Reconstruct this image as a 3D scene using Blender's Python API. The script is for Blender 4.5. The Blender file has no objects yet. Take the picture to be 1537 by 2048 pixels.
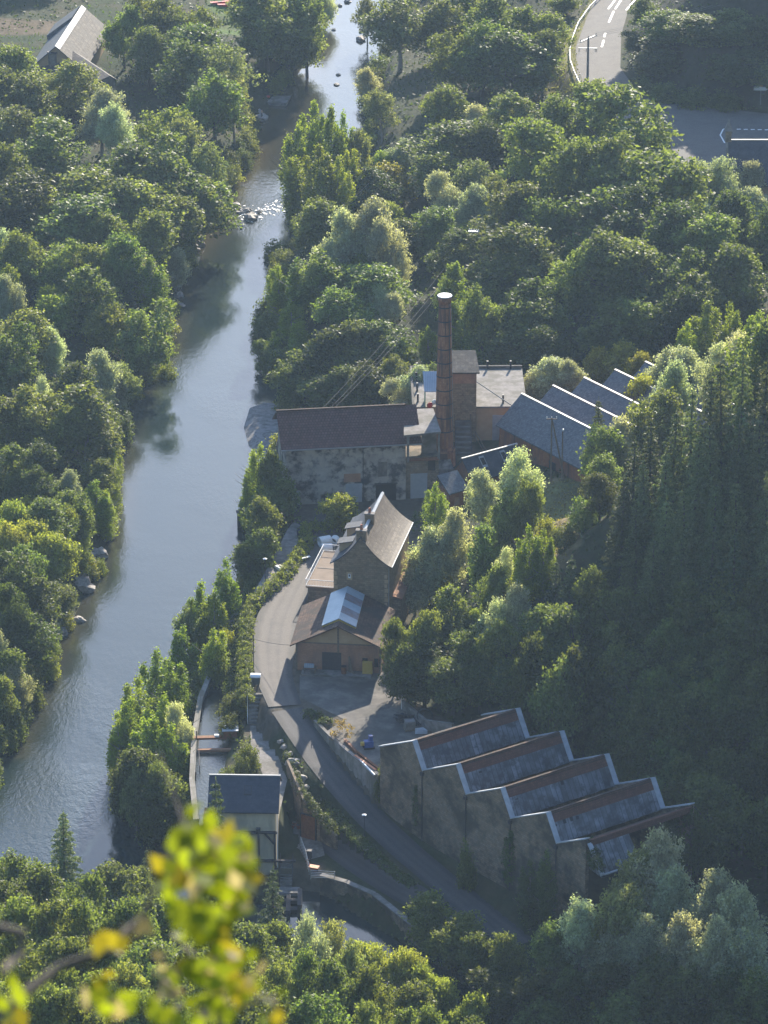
import bpy, math, random
import numpy as np
from mathutils import Vector, Matrix
R = math.radians
random.seed(7); RNG = np.random.default_rng(7)
SC = bpy.context.scene
COL = SC.collection

# ------------------------------------------------------------------ camera model (photo pixels 1537 x 2048 -> ground points)
H = 278.0
FPX = 1024 / math.tan(R(7.0))
CP, SP = math.cos(R(23)), math.sin(R(23))
def ray(px, py):
    x = (px - 768.5) / FPX; y = -(py - 1024) / FPX
    return (x, CP + y * SP, -SP + y * CP)
def P(px, py, z):
    d = ray(px, py); t = (z - H) / d[2]
    return Vector((d[0] * t, d[1] * t, z))
def PY(px, py, Y):
    d = ray(px, py); t = Y / d[1]
    return Vector((d[0] * t, Y, H + d[2] * t))
def proj(X, Y, Z):
    dz = Z - H
    f = Y * CP - dz * SP; u = Y * SP + dz * CP
    return 768.5 + FPX * X / f, 1024 - FPX * u / f
def mpp(Y, z=8.0):
    return (Y * CP - (z - H) * SP) / FPX          # metres per photo pixel
def W(pts, z): return [tuple(P(a, b, z))[:2] for a, b in pts]

# ------------------------------------------------------------------ materials
def nt(name):
    m = bpy.data.materials.new(name); m.use_nodes = True
    t = m.node_tree; b = t.nodes['Principled BSDF']
    return m, t, b
def N(t, typ, **kw):
    n = t.nodes.new(typ)
    for k, v in kw.items():
        if k.startswith('i_'): n.inputs[k[2:].replace('_', ' ')].default_value = v
        else: setattr(n, k, v)
    return n
def L(t, a, b): t.links.new(a, b)
def ramp(t, fac, stops):
    r = t.nodes.new('ShaderNodeValToRGB')
    e = r.color_ramp.elements
    e[0].position, e[0].color = stops[0][0], (*stops[0][1], 1)
    e[1].position, e[1].color = stops[1][0], (*stops[1][1], 1)
    for p, c in stops[2:]:
        q = e.new(p); q.color = (*c, 1)
    L(t, fac, r.inputs[0]); return r.outputs[0]
def mixc(t, fac, a, b, mode='MIX'):
    m = t.nodes.new('ShaderNodeMix'); m.data_type = 'RGBA'; m.blend_type = mode
    for s, v in ((m.inputs[0], fac), (m.inputs[6], a), (m.inputs[7], b)):
        if isinstance(v, (int, float)): s.default_value = v
        elif isinstance(v, tuple): s.default_value = (*v, 1)
        else: L(t, v, s)
    return m.outputs[2]
def g3(v): return (v, v, v)
def surf(name, c1, c2, sc=1.0, rough=.9, spec=.3, rows=0, cols=0, rowd=.5, bump=.3, stain=None, stsc=.3, streak=False, c3=None, sc3=6, metal=0, rowvar=.0, pos=(.35, .65)):
    """weathered surface: two-tone noise, optional courses (rows/cols in metres on the face), optional stains"""
    m, t, b = nt(name)
    uv = N(t, 'ShaderNodeUVMap').outputs[0]
    n1 = N(t, 'ShaderNodeTexNoise', i_Scale=sc, i_Detail=8.0, i_Roughness=.65); L(t, uv, n1.inputs['Vector'])
    col = ramp(t, n1.outputs[0], [(pos[0], c1), (pos[1], c2)])
    h = n1.outputs[0]
    if c3:
        n3 = N(t, 'ShaderNodeTexVoronoi', i_Scale=sc3); L(t, uv, n3.inputs['Vector'])
        sp = N(t, 'ShaderNodeSeparateColor'); L(t, n3.outputs['Color'], sp.inputs[0])
        f = N(t, 'ShaderNodeMath', operation='MULTIPLY', i_Value=.75); L(t, sp.outputs[0], f.inputs[0]); f.inputs[1].default_value = .75
        col = mixc(t, f.outputs[0], col, c3)
        h = sp.outputs[1]
    if rows:
        br = N(t, 'ShaderNodeTexBrick', i_Scale=1.0)
        br.inputs['Mortar Size'].default_value = min(rows * .1, (cols or 9) * .1, .07); br.inputs['Mortar Smooth'].default_value = .2
        br.inputs['Brick Width'].default_value = cols or 30.0; br.inputs['Row Height'].default_value = rows
        br.inputs['Color1'].default_value = (1, 1, 1, 1); br.inputs['Color2'].default_value = (*g3(1 - rowvar), 1)
        br.inputs['Mortar'].default_value = (*g3(rowd), 1)
        L(t, uv, br.inputs['Vector'])
        col = mixc(t, 1.0, col, br.outputs[0], 'MULTIPLY')
    if stain:
        mp = N(t, 'ShaderNodeMapping'); L(t, uv, mp.inputs[0])
        mp.inputs['Scale'].default_value = (1, .3 if streak else 1, 1)
        n2 = N(t, 'ShaderNodeTexNoise', i_Scale=stsc, i_Detail=9.0, i_Roughness=.7); L(t, mp.outputs[0], n2.inputs['Vector'])
        f = ramp(t, n2.outputs[0], [(.46, g3(0)), (.58, g3(1))])
        col = mixc(t, f, col, stain)
    L(t, col, b.inputs['Base Color'])
    b.inputs['Roughness'].default_value = rough
    b.inputs['Specular IOR Level'].default_value = spec
    b.inputs['Metallic'].default_value = metal
    if bump:
        bp = N(t, 'ShaderNodeBump', i_Strength=bump, i_Distance=.08); L(t, h, bp.inputs['Height']); L(t, bp.outputs[0], b.inputs['Normal'])
    return m
M = {}
M['plaster'] = surf('stained_plaster', (.32, .28, .235), (.5, .45, .38), .6, stain=(.06, .055, .055), stsc=.42, streak=False)
M['plaster2'] = surf('grimy_plaster', (.15, .13, .11), (.27, .24, .2), .6, stain=(.07, .06, .055), stsc=.4, streak=True)
M['cream'] = surf('cream_render', (.50, .43, .30), (.58, .51, .37), .8, stain=(.42, .37, .27), stsc=.4, streak=True)
M['ochre'] = surf('tan_render', (.42, .28, .16), (.48, .34, .2), .6)
M['stone'] = surf('rubble_stone', (.22, .145, .085), (.4, .275, .165), 1.2, rows=.34, cols=.6, rowd=.6, rowvar=.35, c3=(.32, .24, .15), sc3=2.4, bump=.6)
M['stone2'] = surf('grey_rubble_stone', (.25, .175, .11), (.43, .31, .2), 1.0, rows=.32, cols=.55, rowd=.6, rowvar=.35, c3=(.3, .25, .19), sc3=2.2, stain=(.08, .07, .05), stsc=.15, bump=.6)
M['brick'] = surf('orange_brick', (.30, .11, .05), (.42, .18, .085), 1.0, rows=.12, cols=.25, rowd=.75, rowvar=.25, stain=(.2, .1, .07), stsc=.25, streak=True)
M['brick2'] = surf('chimney_brick', (.34, .145, .075), (.46, .215, .115), .8, rows=.3, cols=.5, rowd=.72, rowvar=.25, stain=(.14, .075, .055), stsc=.35, streak=True)
M['brick3'] = surf('pale_pink_brick', (.36, .18, .105), (.45, .25, .15), .8, rows=.15, cols=.3, rowd=.8, rowvar=.2, stain=(.24, .14, .1), stsc=.25, streak=True)
M['redwood'] = surf('red_boards', (.16, .055, .04), (.25, .09, .06), 1.2, rows=20, cols=.2, rowd=.5)
M['tile'] = surf('red_clay_tile', (.10, .042, .034), (.165, .07, .055), 1.1, rows=.55, cols=.5, rowd=.3, rowvar=.35, c3=(.16, .085, .07), sc3=2.5, bump=.5, rough=.85)
M['tile2'] = surf('brown_clay_tile', (.085, .05, .038), (.14, .082, .058), .7, rows=.45, cols=.4, rowd=.45, rowvar=.4, c3=(.19, .115, .08), sc3=2.2, stain=(.05, .038, .032), stsc=.3, bump=.6)
M['tile3'] = surf('ridge_orange_tile', (.13, .055, .042), (.2, .085, .06), 1.2, rows=.36, cols=.3, rowd=.5, rowvar=.3)
M['slate'] = surf('blue_grey_slate', (.075, .085, .095), (.13, .14, .15), .8, rough=.55, spec=.5, rows=.32, cols=.35, rowd=.6, rowvar=.4, c3=(.17, .18, .185), sc3=2.8, bump=.5)
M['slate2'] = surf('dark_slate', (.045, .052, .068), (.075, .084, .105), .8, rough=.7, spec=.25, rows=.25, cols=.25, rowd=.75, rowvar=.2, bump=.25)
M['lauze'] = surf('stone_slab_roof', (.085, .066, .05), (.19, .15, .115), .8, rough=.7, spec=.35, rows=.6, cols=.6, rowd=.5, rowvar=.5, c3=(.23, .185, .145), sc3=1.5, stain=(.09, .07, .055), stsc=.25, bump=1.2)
M['lauze2'] = surf('glossy_slate_slabs', (.06, .05, .042), (.13, .108, .09), .9, rough=.75, spec=.25, rows=.8, cols=.9, rowd=.35, rowvar=.6, c3=(.2, .165, .135), sc3=1.0, stain=(.06, .055, .05), stsc=.3, bump=1.5)
M['asphalt'] = surf('old_asphalt', (.062, .058, .056), (.105, .096, .088), .35, rough=.85, spec=.3, c3=(.15, .14, .13), sc3=9, bump=.1)
M['asphalt2'] = surf('dark_asphalt', (.05, .047, .047), (.075, .07, .068), .3, rough=.75, spec=.4, c3=(.12, .11, .11), sc3=9, bump=.1)
M['yard'] = surf('dusty_concrete', (.085, .078, .07), (.2, .178, .155), .28, stain=(.08, .075, .065), stsc=.16)
M['concrete'] = surf('weathered_concrete', (.2, .185, .165), (.32, .3, .27), .6, rows=30, cols=2.4, rowd=.55, stain=(.15, .14, .11), stsc=.3, streak=True)
M['conc2'] = surf('grey_concrete', (.16, .145, .135), (.26, .24, .22), .9, stain=(.13, .12, .1), stsc=.35)
M['terrace'] = surf('tan_boards', (.2, .15, .11), (.27, .205, .155), .6, rows=.4, rowd=.7)
M['white'] = surf('white_paint', (.7, .7, .68), (.82, .81, .79), 2, rough=.5, bump=.05)
M['flash'] = surf('pale_zinc_flashing', (.33, .36, .39), (.5, .52, .55), 1.0, rough=.45, spec=.5, bump=.1)
M['zinc'] = surf('ridge_zinc', (.2, .21, .215), (.3, .305, .31), 1.0, rough=.4, spec=.5, bump=.1)
M['metal'] = surf('galvanised_metal', (.38, .4, .41), (.5, .52, .53), 3, rough=.4, metal=.6, bump=.05)
M['rust'] = surf('rusty_steel', (.16, .06, .03), (.26, .11, .05), 2.5, rough=.8, bump=.2)
M['dark'] = surf('dark_opening', (.012, .012, .014), (.02, .02, .022), 1, bump=0)
M['iron'] = surf('dark_iron', (.03, .03, .034), (.05, .05, .055), 3, rough=.5, bump=.1)
M['wood'] = surf('grey_pole_wood', (.13, .1, .07), (.22, .17, .12), 4, streak=True, bump=.2)
M['timber'] = surf('dark_timber', (.045, .042, .045), (.07, .066, .068), 3, bump=.2)
M['glassroof'] = surf('grey_glazing', (.10, .11, .13), (.3, .32, .36), .45, rough=.35, spec=.5, rows=30, cols=.8, rowd=.25, rowvar=.55, stain=(.05, .055, .065), stsc=.5, bump=.1, pos=(.35, .6))
M['skypanel'] = surf('pale_corrugated_sheet', (.3, .36, .41), (.4, .46, .5), .6, rough=.4, spec=.5, rows=30, cols=.3, rowd=.6, bump=.1)
M['skypanel2'] = surf('rusted_corrugated_sheet', (.16, .145, .165), (.25, .24, .265), .6, rough=.4, rows=30, cols=.3, rowd=.6, stain=(.2, .14, .13), stsc=.8, bump=.1)
M['door'] = surf('grey_shutter', (.30, .32, .33), (.38, .4, .41), 1, rough=.5, rows=.2, rowd=.85)
M['blue'] = surf('blue_paint', (.02, .06, .22), (.04, .1, .32), 3, rough=.5)
M['red'] = surf('red_plastic', (.45, .02, .02), (.55, .05, .04), 2, rough=.45)
M['orange'] = surf('orange_paint', (.5, .16, .06), (.6, .22, .1), 3, rough=.5)
M['green'] = surf('green_sheet', (.02, .18, .1), (.04, .25, .15), 3, rough=.5)
M['yellow'] = surf('yellow_paint', (.5, .33, .06), (.55, .38, .1), 3, rough=.5)
M['pot'] = surf('terracotta', (.35, .12, .07), (.42, .17, .1), 3)
M['rock'] = surf('river_rock', (.18, .16, .14), (.38, .34, .3), 1.5, rough=.7, bump=.8)
M['binbody'] = surf('grey_bin_plastic', (.09, .1, .1), (.13, .14, .14), 2, rough=.5)
M['skin'] = surf('tanned_skin', (.45, .25, .17), (.5, .29, .2), 5, bump=0)
M['cloth'] = surf('dark_cloth', (.02, .02, .03), (.035, .035, .05), 5, bump=0)
M['bark'] = surf('bark', (.06, .05, .04), (.13, .11, .09), 3, streak=True, bump=.6)
M['barkpale'] = surf('pale_bark', (.2, .17, .14), (.3, .26, .22), 3, streak=True, bump=.6)
M['gravel'] = surf('gravel', (.08, .078, .076), (.2, .19, .185), 1.3, c3=(.28, .27, .26), sc3=1.4, bump=.9)
M['wire'] = surf('wire', (.16, .155, .15), (.2, .195, .19), 2, rough=.5, bump=0)
M['foam'] = surf('white_water', (.75, .76, .77), (.85, .85, .85), 4, rough=.4, bump=.5)

def leafmat(name, gloss=.35, rough=.5, trans=.35):
    m, t, b = nt(name)
    oi = N(t, 'ShaderNodeObjectInfo')
    at = N(t, 'ShaderNodeAttribute', attribute_name='lv')
    v = N(t, 'ShaderNodeMapRange'); L(t, at.outputs['Fac'], v.inputs[0]); v.inputs[3].default_value = .5; v.inputs[4].default_value = 1.5
    hs = N(t, 'ShaderNodeHueSaturation'); L(t, oi.outputs['Color'], hs.inputs['Color']); L(t, v.outputs[0], hs.inputs['Value'])
    hv = N(t, 'ShaderNodeMapRange'); L(t, oi.outputs['Random'], hv.inputs[0]); hv.inputs[3].default_value = .49; hv.inputs[4].default_value = .512
    L(t, hv.outputs[0], hs.inputs['Hue'])
    L(t, hs.outputs[0], b.inputs['Base Color'])
    b.inputs['Roughness'].default_value = rough; b.inputs['Specular IOR Level'].default_value = gloss
    tr = N(t, 'ShaderNodeBsdfTranslucent')
    tc = mixc(t, 1.0, hs.outputs[0], (1.6, 1.6, .68), 'MULTIPLY'); L(t, tc, tr.inputs[0])
    mx = N(t, 'ShaderNodeMixShader'); mx.inputs[0].default_value = trans
    L(t, b.outputs[0], mx.inputs[1]); L(t, tr.outputs[0], mx.inputs[2])
    L(t, mx.outputs[0], t.nodes['Material Output'].inputs[0])
    return m
M['leaf'] = leafmat('leaf', .25, .55, .5)
M['needle'] = leafmat('needle', .15, .6, .25)

def watermat(name, c1, c2, bs=.25, rough=.07, sc=1.0):
    m, t, b = nt(name)
    geo = N(t, 'ShaderNodeNewGeometry')
    mp = N(t, 'ShaderNodeMapping'); L(t, geo.outputs['Position'], mp.inputs[0]); mp.inputs['Scale'].default_value = (.55, .22, .5)
    n1 = N(t, 'ShaderNodeTexNoise', i_Scale=2.6 * sc, i_Detail=5.0, i_Roughness=.6); L(t, mp.outputs[0], n1.inputs['Vector'])
    n2 = N(t, 'ShaderNodeTexNoise', i_Scale=.045, i_Detail=3.0); L(t, geo.outputs['Position'], n2.inputs['Vector'])
    amp = ramp(t, n2.outputs[0], [(.38, g3(.25)), (.62, g3(1))])
    n3 = N(t, 'ShaderNodeTexNoise', i_Scale=9 * sc, i_Detail=3.0); L(t, mp.outputs[0], n3.inputs['Vector'])
    a1 = N(t, 'ShaderNodeMath', operation='MULTIPLY_ADD'); L(t, n3.outputs[0], a1.inputs[0]); a1.inputs[1].default_value = .35; L(t, n1.outputs[0], a1.inputs[2])
    a2 = N(t, 'ShaderNodeMath', operation='MULTIPLY'); L(t, a1.outputs[0], a2.inputs[0]); L(t, amp, a2.inputs[1])
    ac = N(t, 'ShaderNodeAttribute', attribute_name='chop'); am = N(t, 'ShaderNodeMath', operation='MULTIPLY_ADD'); L(t, ac.outputs['Fac'], am.inputs[0]); am.inputs[1].default_value = 11.0; am.inputs[2].default_value = 1.0
    a3 = N(t, 'ShaderNodeMath', operation='MULTIPLY'); L(t, a2.outputs[0], a3.inputs[0]); L(t, am.outputs[0], a3.inputs[1]); a2 = a3
    bp = N(t, 'ShaderNodeBump', i_Strength=bs, i_Distance=.35); L(t, a2.outputs[0], bp.inputs['Height']); L(t, bp.outputs[0], b.inputs['Normal'])
    at = N(t, 'ShaderNodeAttribute', attribute_name='shallow')
    col = mixc(t, at.outputs['Fac'], c1, c2)
    L(t, col, b.inputs['Base Color'])
    b.inputs['Roughness'].default_value = rough; b.inputs['IOR'].default_value = 1.42
    return m
M['water'] = watermat('river_water', (.018, .03, .03), (.06, .05, .03), .13, .05)
M['water2'] = watermat('canal_water', (.015, .025, .022), (.05, .05, .04), .2, .08, 2.0)

def groundmat():
    m, t, b = nt('ground')
    at = N(t, 'ShaderNodeAttribute', attribute_name='gcol')
    geo = N(t, 'ShaderNodeNewGeometry')
    n1 = N(t, 'ShaderNodeTexNoise', i_Scale=.9, i_Detail=9.0, i_Roughness=.7); L(t, geo.outputs['Position'], n1.inputs['Vector'])
    n2 = N(t, 'ShaderNodeTexNoise', i_Scale=.13, i_Detail=5.0); L(t, geo.outputs['Position'], n2.inputs['Vector'])
    v = ramp(t, n1.outputs[0], [(.25, g3(.45)), (.75, g3(1.5))])
    col = mixc(t, 1.0, at.outputs['Color'], v, 'MULTIPLY')
    f = ramp(t, n2.outputs[0], [(.45, g3(0)), (.62, g3(.55))])
    col = mixc(t, f, col, (.075, .06, .035))
    L(t, col, b.inputs['Base Color']); b.inputs['Roughness'].default_value = .95; b.inputs['Specular IOR Level'].default_value = .15
    bp = N(t, 'ShaderNodeBump', i_Strength=.6, i_Distance=.3); L(t, n1.outputs[0], bp.inputs['Height']); L(t, bp.outputs[0], b.inputs['Normal'])
    return m
M['ground'] = groundmat()

# ------------------------------------------------------------------ object helpers
def tag(o, label=None, cat=None, group=None, kind=None):
    if label: o['label'] = label
    if cat: o['category'] = cat
    if group: o['group'] = group
    if kind: o['kind'] = kind
    return o
def thing(name, loc, label, cat, group=None):
    o = bpy.data.objects.new(name, None); COL.objects.link(o); o.location = loc; o.empty_display_size = .5
    return tag(o, label, cat, group)
class Fr:
    """local frame: u right, v back, w up; yaw turns it about the vertical"""
    def __init__(s, o, yaw=0, ud=None):
        s.o = Vector(o)
        a = R(yaw) if ud is None else math.atan2(ud[1], ud[0])
        s.u = Vector((math.cos(a), math.sin(a), 0)); s.v = Vector((-math.sin(a), math.cos(a), 0))
    def __call__(s, u, v, w): return s.o + s.u * u + s.v * v + Vector((0, 0, w))
I = Fr((0, 0, 0))
class MB:
    def __init__(s): s.v = []; s.f = []; s.m = []
    def poly(s, pts, mi=0):
        b = len(s.v); s.v += [Vector(p) for p in pts]; s.f.append(tuple(range(b, b + len(pts)))); s.m.append(mi); return s
    def hexa(s, c, mi=0):
        for q in ((0, 3, 2, 1), (4, 5, 6, 7), (0, 1, 5, 4), (1, 2, 6, 5), (2, 3, 7, 6), (3, 0, 4, 7)):
            s.poly([c[k] for k in q], mi)
        return s
    def box(s, fr, u0, u1, v0, v1, w0, w1, mi=0):
        return s.hexa([fr(u0, v0, w0), fr(u1, v0, w0), fr(u1, v1, w0), fr(u0, v1, w0), fr(u0, v0, w1), fr(u1, v0, w1), fr(u1, v1, w1), fr(u0, v1, w1)], mi)
    def slab(s, top, th, mi=0):
        """a thick sheet: TOP polygon (counter-clockwise from above), extruded down by TH"""
        top = [Vector(p) for p in top]; bot = [p - Vector((0, 0, th)) for p in top]; n = len(top)
        s.poly(top, mi); s.poly(bot[::-1], mi)
        for i in range(n): s.poly([top[i], bot[i], bot[(i + 1) % n], top[(i + 1) % n]], mi)
        return s
    def prism(s, fr, prof, v0, v1, mi=0):
        """profile [(u,w)...] counter-clockwise seen from the front, extruded along v"""
        a = [fr(u, v0, w) for u, w in prof]; b = [fr(u, v1, w) for u, w in prof]; n = len(prof)
        s.poly(a, mi); s.poly(b[::-1], mi)
        for i in range(n): s.poly([a[i], b[i], b[(i + 1) % n], a[(i + 1) % n]], mi)
        return s
    def tube(s, pts, rs, n=8, mi=0, cap=True):
        pts = [Vector(p) for p in pts]
        if isinstance(rs, (int, float)): rs = [rs] * len(pts)
        b = len(s.v); k = len(pts)
        for i, p in enumerate(pts):
            d = (pts[min(i + 1, k - 1)] - pts[max(i - 1, 0)]).normalized()
            x = d.orthogonal().normalized() if abs(d.z) < .99 else Vector((1, 0, 0))
            if abs(d.z) < .99: x = Vector((-d.y, d.x, 0)).normalized()
            y = d.cross(x)
            for j in range(n):
                a = 2 * math.pi * j / n
                s.v.append(p + (x * math.cos(a) + y * math.sin(a)) * rs[i])
        for i in range(k - 1):
            for j in range(n):
                j2 = (j + 1) % n
                s.f.append((b + i * n + j, b + i * n + j2, b + (i + 1) * n + j2, b + (i + 1) * n + j)); s.m.append(mi)
        if cap:
            s.f.append(tuple(b + j for j in range(n))[::-1]); s.m.append(mi)
            s.f.append(tuple(b + (k - 1) * n + j for j in range(n))); s.m.append(mi)
        return s
    def ball(s, c, r, n=8, mi=0, jit=0, seed=0):
        rr = random.Random(seed); b = len(s.v); c = Vector(c); m = n // 2 + 1
        if isinstance(r, (int, float)): r = (r, r, r)
        for i in range(1, m):
            th = math.pi * i / m
            for j in range(n):
                a = 2 * math.pi * (j + .5 * (i % 2)) / n; q = 1 + jit * (rr.random() - .5)
                s.v.append(c + Vector((r[0] * math.sin(th) * math.cos(a), r[1] * math.sin(th) * math.sin(a), r[2] * math.cos(th))) * q)
        s.v.append(c + Vector((0, 0, r[2]))); s.v.append(c - Vector((0, 0, r[2])))
        tt, bb = len(s.v) - 2, len(s.v) - 1
        for i in range(m - 2):
            for j in range(n):
                j2 = (j + 1) % n
                s.f.append((b + i * n + j, b + (i + 1) * n + j, b + (i + 1) * n + j2, b + i * n + j2)); s.m.append(mi)
        for j in range(n):
            j2 = (j + 1) % n
            s.f.append((b + j, b + j2, tt)); s.m.append(mi)
            s.f.append((b + (m - 2) * n + j2, b + (m - 2) * n + j, bb)); s.m.append(mi)
        return s
    def build(s, name, mats, parent=None, smooth=False, label=None):
        if not isinstance(mats, (list, tuple)): mats = [mats]
        off = Vector((0, 0, 0))
        q = parent
        while q is not None: off = off + q.location; q = q.parent
        me = bpy.data.meshes.new(name)
        me.from_pydata([tuple(p - off) for p in s.v], [], s.f)
        for m in mats: me.materials.append(M[m] if isinstance(m, str) else m)
        me.polygons.foreach_set('material_index', s.m)
        if smooth: me.polygons.foreach_set('use_smooth', [True] * len(s.f))
        me.update()
        uvl = me.uv_layers.new(name='UVMap')
        for p in me.polygons:
            n = p.normal
            if abs(n.z) > .96 or n.length < .1: t, b = Vector((1, 0, 0)), Vector((0, 1, 0))
            else:
                t = Vector((-n.y, n.x, 0)).normalized(); b = n.cross(t)
            for li in p.loop_indices:
                c = s.v[me.loops[li].vertex_index]
                uvl.data[li].uv = (c.dot(t), c.dot(b))
        o = bpy.data.objects.new(name, me); COL.objects.link(o)
        if parent is not None: o.parent = parent
        if label: o['label'] = label
        return o
def solo(mb, name, mats, label, cat, group=None, kind=None, smooth=False):
    return tag(mb.build(name, mats, smooth=smooth), label, cat, group, kind)
def quads_mesh(name, V, Q, mats, lv=None, attr='lv'):
    V = np.asarray(V, np.float32); Q = np.asarray(Q, np.int32)
    me = bpy.data.meshes.new(name)
    me.vertices.add(len(V)); me.vertices.foreach_set('co', V.ravel())
    me.loops.add(Q.size); me.loops.foreach_set('vertex_index', Q.ravel())
    k = Q.shape[1]
    me.polygons.add(len(Q)); me.polygons.foreach_set('loop_start', np.arange(len(Q), dtype=np.int32) * k)
    me.polygons.foreach_set('loop_total', np.full(len(Q), k, np.int32))
    for m in mats: me.materials.append(M[m])
    if lv is not None:
        a = me.attributes.new(attr, 'FLOAT', 'FACE'); a.data.foreach_set('value', np.asarray(lv, np.float32))
    me.update(calc_edges=True); me.validate()
    return me

# ------------------------------------------------------------------ terrain
RL = [(660, -150), (650, -60), (640, 0), (630, 110), (590, 165), (545, 215), (512, 260), (500, 330), (455, 400), (440, 440), (395, 500), (362, 570), (350, 640), (345, 700), (300, 765), (258, 830), (247, 920), (240, 965), (235, 1020), (225, 1080), (203, 1125), (178, 1190), (150, 1250), (118, 1290), (95, 1350), (75, 1400), (30, 1500), (0, 1560), (-60, 1660), (-140, 1790), (-330, 1890)]
RR = [(790, -150), (778, -60), (772, 0), (775, 90), (735, 200), (732, 300), (725, 360), (640, 440), (600, 470), (580, 505), (545, 560), (545, 620), (520, 660), (545, 720), (562, 775), (574, 815), (580, 850), (577, 890), (548, 925), (505, 990), (485, 1060), (480, 1160), (440, 1230), (395, 1330), (375, 1450), (360, 1560), (350, 1660), (365, 1760), (430, 1812), (560, 1815), (566, 1760), (640, 1762), (655, 1795), (720, 1845), (800, 1895), (1000, 2000), (1500, 2200)]
RIVER_L = W(RL, 0); RIVER_R = W(RR, 0)
NEAR = [(-900, 500), (-300, 505), (-80, 505), (-30, 503), (-5, 488), (20, 466), (60, 452), (300, 400), (900, 300)]
RIVER = RIVER_R + [(150, 425), (75, 447), (60, 452), (20, 466), (-5, 488), (-30, 503), (-80, 505), (-300, 505)] + RIVER_L[::-1]
KNOLL = [(3, 603), (8, 590), (4, 574), (9, 559), (21, 548), (32, 535), (48, 521), (64, 502), (90, 482), (200, 470), (900, 470), (900, 760), (150, 725), (72, 692), (46, 664), (37, 648), (31, 632), (22, 620), (10, 616)]
UPHILL = W([(1285, -60), (1247, 70), (1243, 135), (1268, 170), (1340, 205), (1540, 226)], 16) + [(200, 790), (900, 790), (900, 2500), (60, 2500)]
CTRL = [(-55, 650, 5), (-110, 660, 13), (-60, 720, 5), (-45, 760, 4), (-80, 780, 8), (-80, 900, 9), (-60, 930, 8), (-120, 920, 12), (-65, 560, 6), (-100, 560, 16), (-50, 820, 5), (-40, 880, 4), (-36, 700, 4), (-30, 930, 5),
        (-10, 640, 10), (5, 640, 10), (-16, 587, 10), (-10, 570, 10), (-5, 553, 10), (0, 650, 10), (0, 675, 6), (12, 690, 7), (-12, 690, 3), (5, 760, 7), (-5, 800, 5), (10, 900, 9), (25, 850, 12), (30, 800, 12), (30, 740, 10), (45, 760, 13), (45, 710, 14), (60, 720, 16), (18, 655, 12), (28, 668, 14), (32, 638, 15), (50, 655, 16), (15, 620, 11), (70, 800, 16), (45, 870, 16), (22, 960, 12), (8, 930, 6),
        (-8, 520, 3), (3, 500, 3), (10, 490, 3), (30, 495, 5), (45, 480, 6), (70, 470, 12), (-35, 560, 3), (-38, 530, 2.5), (-30, 590, 3), (-27, 630, 3)]
CT = np.array(CTRL, float)
TERRACE = W([(585, 1012), (600, 1060), (545, 1165), (503, 1235), (500, 1330), (506, 1428), (560, 1440), (612, 1430), (650, 1468), (757, 1552), (800, 1500), (850, 1478), (880, 1440), (800, 1395), (772, 1335), (800, 1210), (840, 1060), (905, 1025), (960, 965), (915, 900), (905, 850), (560, 860)], 10)
UPFLAT = [(4, 646), (30, 650), (33, 662), (26, 676), (4, 676)]
SHEDS = [(20, 652), (33, 636), (66, 660), (52, 684)]
LOWYARD = W([(545, 1740), (600, 1690), (575, 1640), (640, 1640), (690, 1680), (760, 1725), (870, 1790), (830, 1850), (680, 1760), (640, 1745)], 2.5)
TOPROAD = W([(1215, -60), (1170, 30), (1145, 95), (1148, 150), (1165, 190), (1230, 300), (1300, 330), (1440, 345), (1540, 350), (1700, 360), (1700, 235), (1540, 226), (1340, 205), (1268, 170), (1243, 135), (1247, 70), (1285, -60)], 16)
CANAL_LW = [(582, 1085), (520, 1160), (470, 1240), (430, 1335), (405, 1395), (392, 1475), (388, 1560), (396, 1640)]
CANAL_RW = [(596, 1095), (545, 1170), (500, 1250), (474, 1340), (455, 1400), (462, 1475), (452, 1560), (452, 1640)]
CANAL = W(CANAL_LW, 7) + W(CANAL_RW, 7)[::-1]
CANALSIDE = W(CANAL_RW, 7) + W([(560, 1640), (575, 1560), (560, 1490), (535, 1460), (508, 1440), (505, 1380), (505, 1260), (550, 1170), (600, 1095)], 7)
RAMP = [(548, 1370, 10), (575, 1420, 9.9), (608, 1470, 9.2), (650, 1530, 8.0), (700, 1590, 6.4), (750, 1645, 5.0), (815, 1705, 3.9), (890, 1768, 3.0), (960, 1825, 2.6), (1040, 1890, 2.6)]
RAMPW = [(P(a, b, z).x, P(a, b, z).y, z) for a, b, z in RAMP]

def poly_d(x, y, pts, closed=True):
    n = len(pts); best = np.full(x.shape, 1e9); ins = np.zeros(x.shape, bool)
    for i in range(n if closed else n - 1):
        ax, ay = pts[i][:2]; bx, by = pts[(i + 1) % n][:2]
        dx, dy = bx - ax, by - ay; q = dx * dx + dy * dy + 1e-9
        t = np.clip(((x - ax) * dx + (y - ay) * dy) / q, 0, 1)
        best = np.minimum(best, (x - ax - t * dx) ** 2 + (y - ay - t * dy) ** 2)
        if closed:
            c = ((ay > y) != (by > y)) & (x < dx * (y - ay) / (dy if abs(dy) > 1e-9 else 1e-9) + ax)
            ins ^= c
    d = np.sqrt(best)
    return np.where(ins, -d, d) if closed else d
def line_dz(x, y, pts):
    best = np.full(x.shape, 1e9); z = np.zeros(x.shape)
    for i in range(len(pts) - 1):
        ax, ay, az = pts[i]; bx, by, bz = pts[i + 1]
        dx, dy = bx - ax, by - ay; q = dx * dx + dy * dy
        t = np.clip(((x - ax) * dx + (y - ay) * dy) / q, 0, 1)
        d = (x - ax - t * dx) ** 2 + (y - ay - t * dy) ** 2
        k = d < best; best = np.where(k, d, best); z = np.where(k, az + t * (bz - az), z)
    return np.sqrt(best), z
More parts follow.
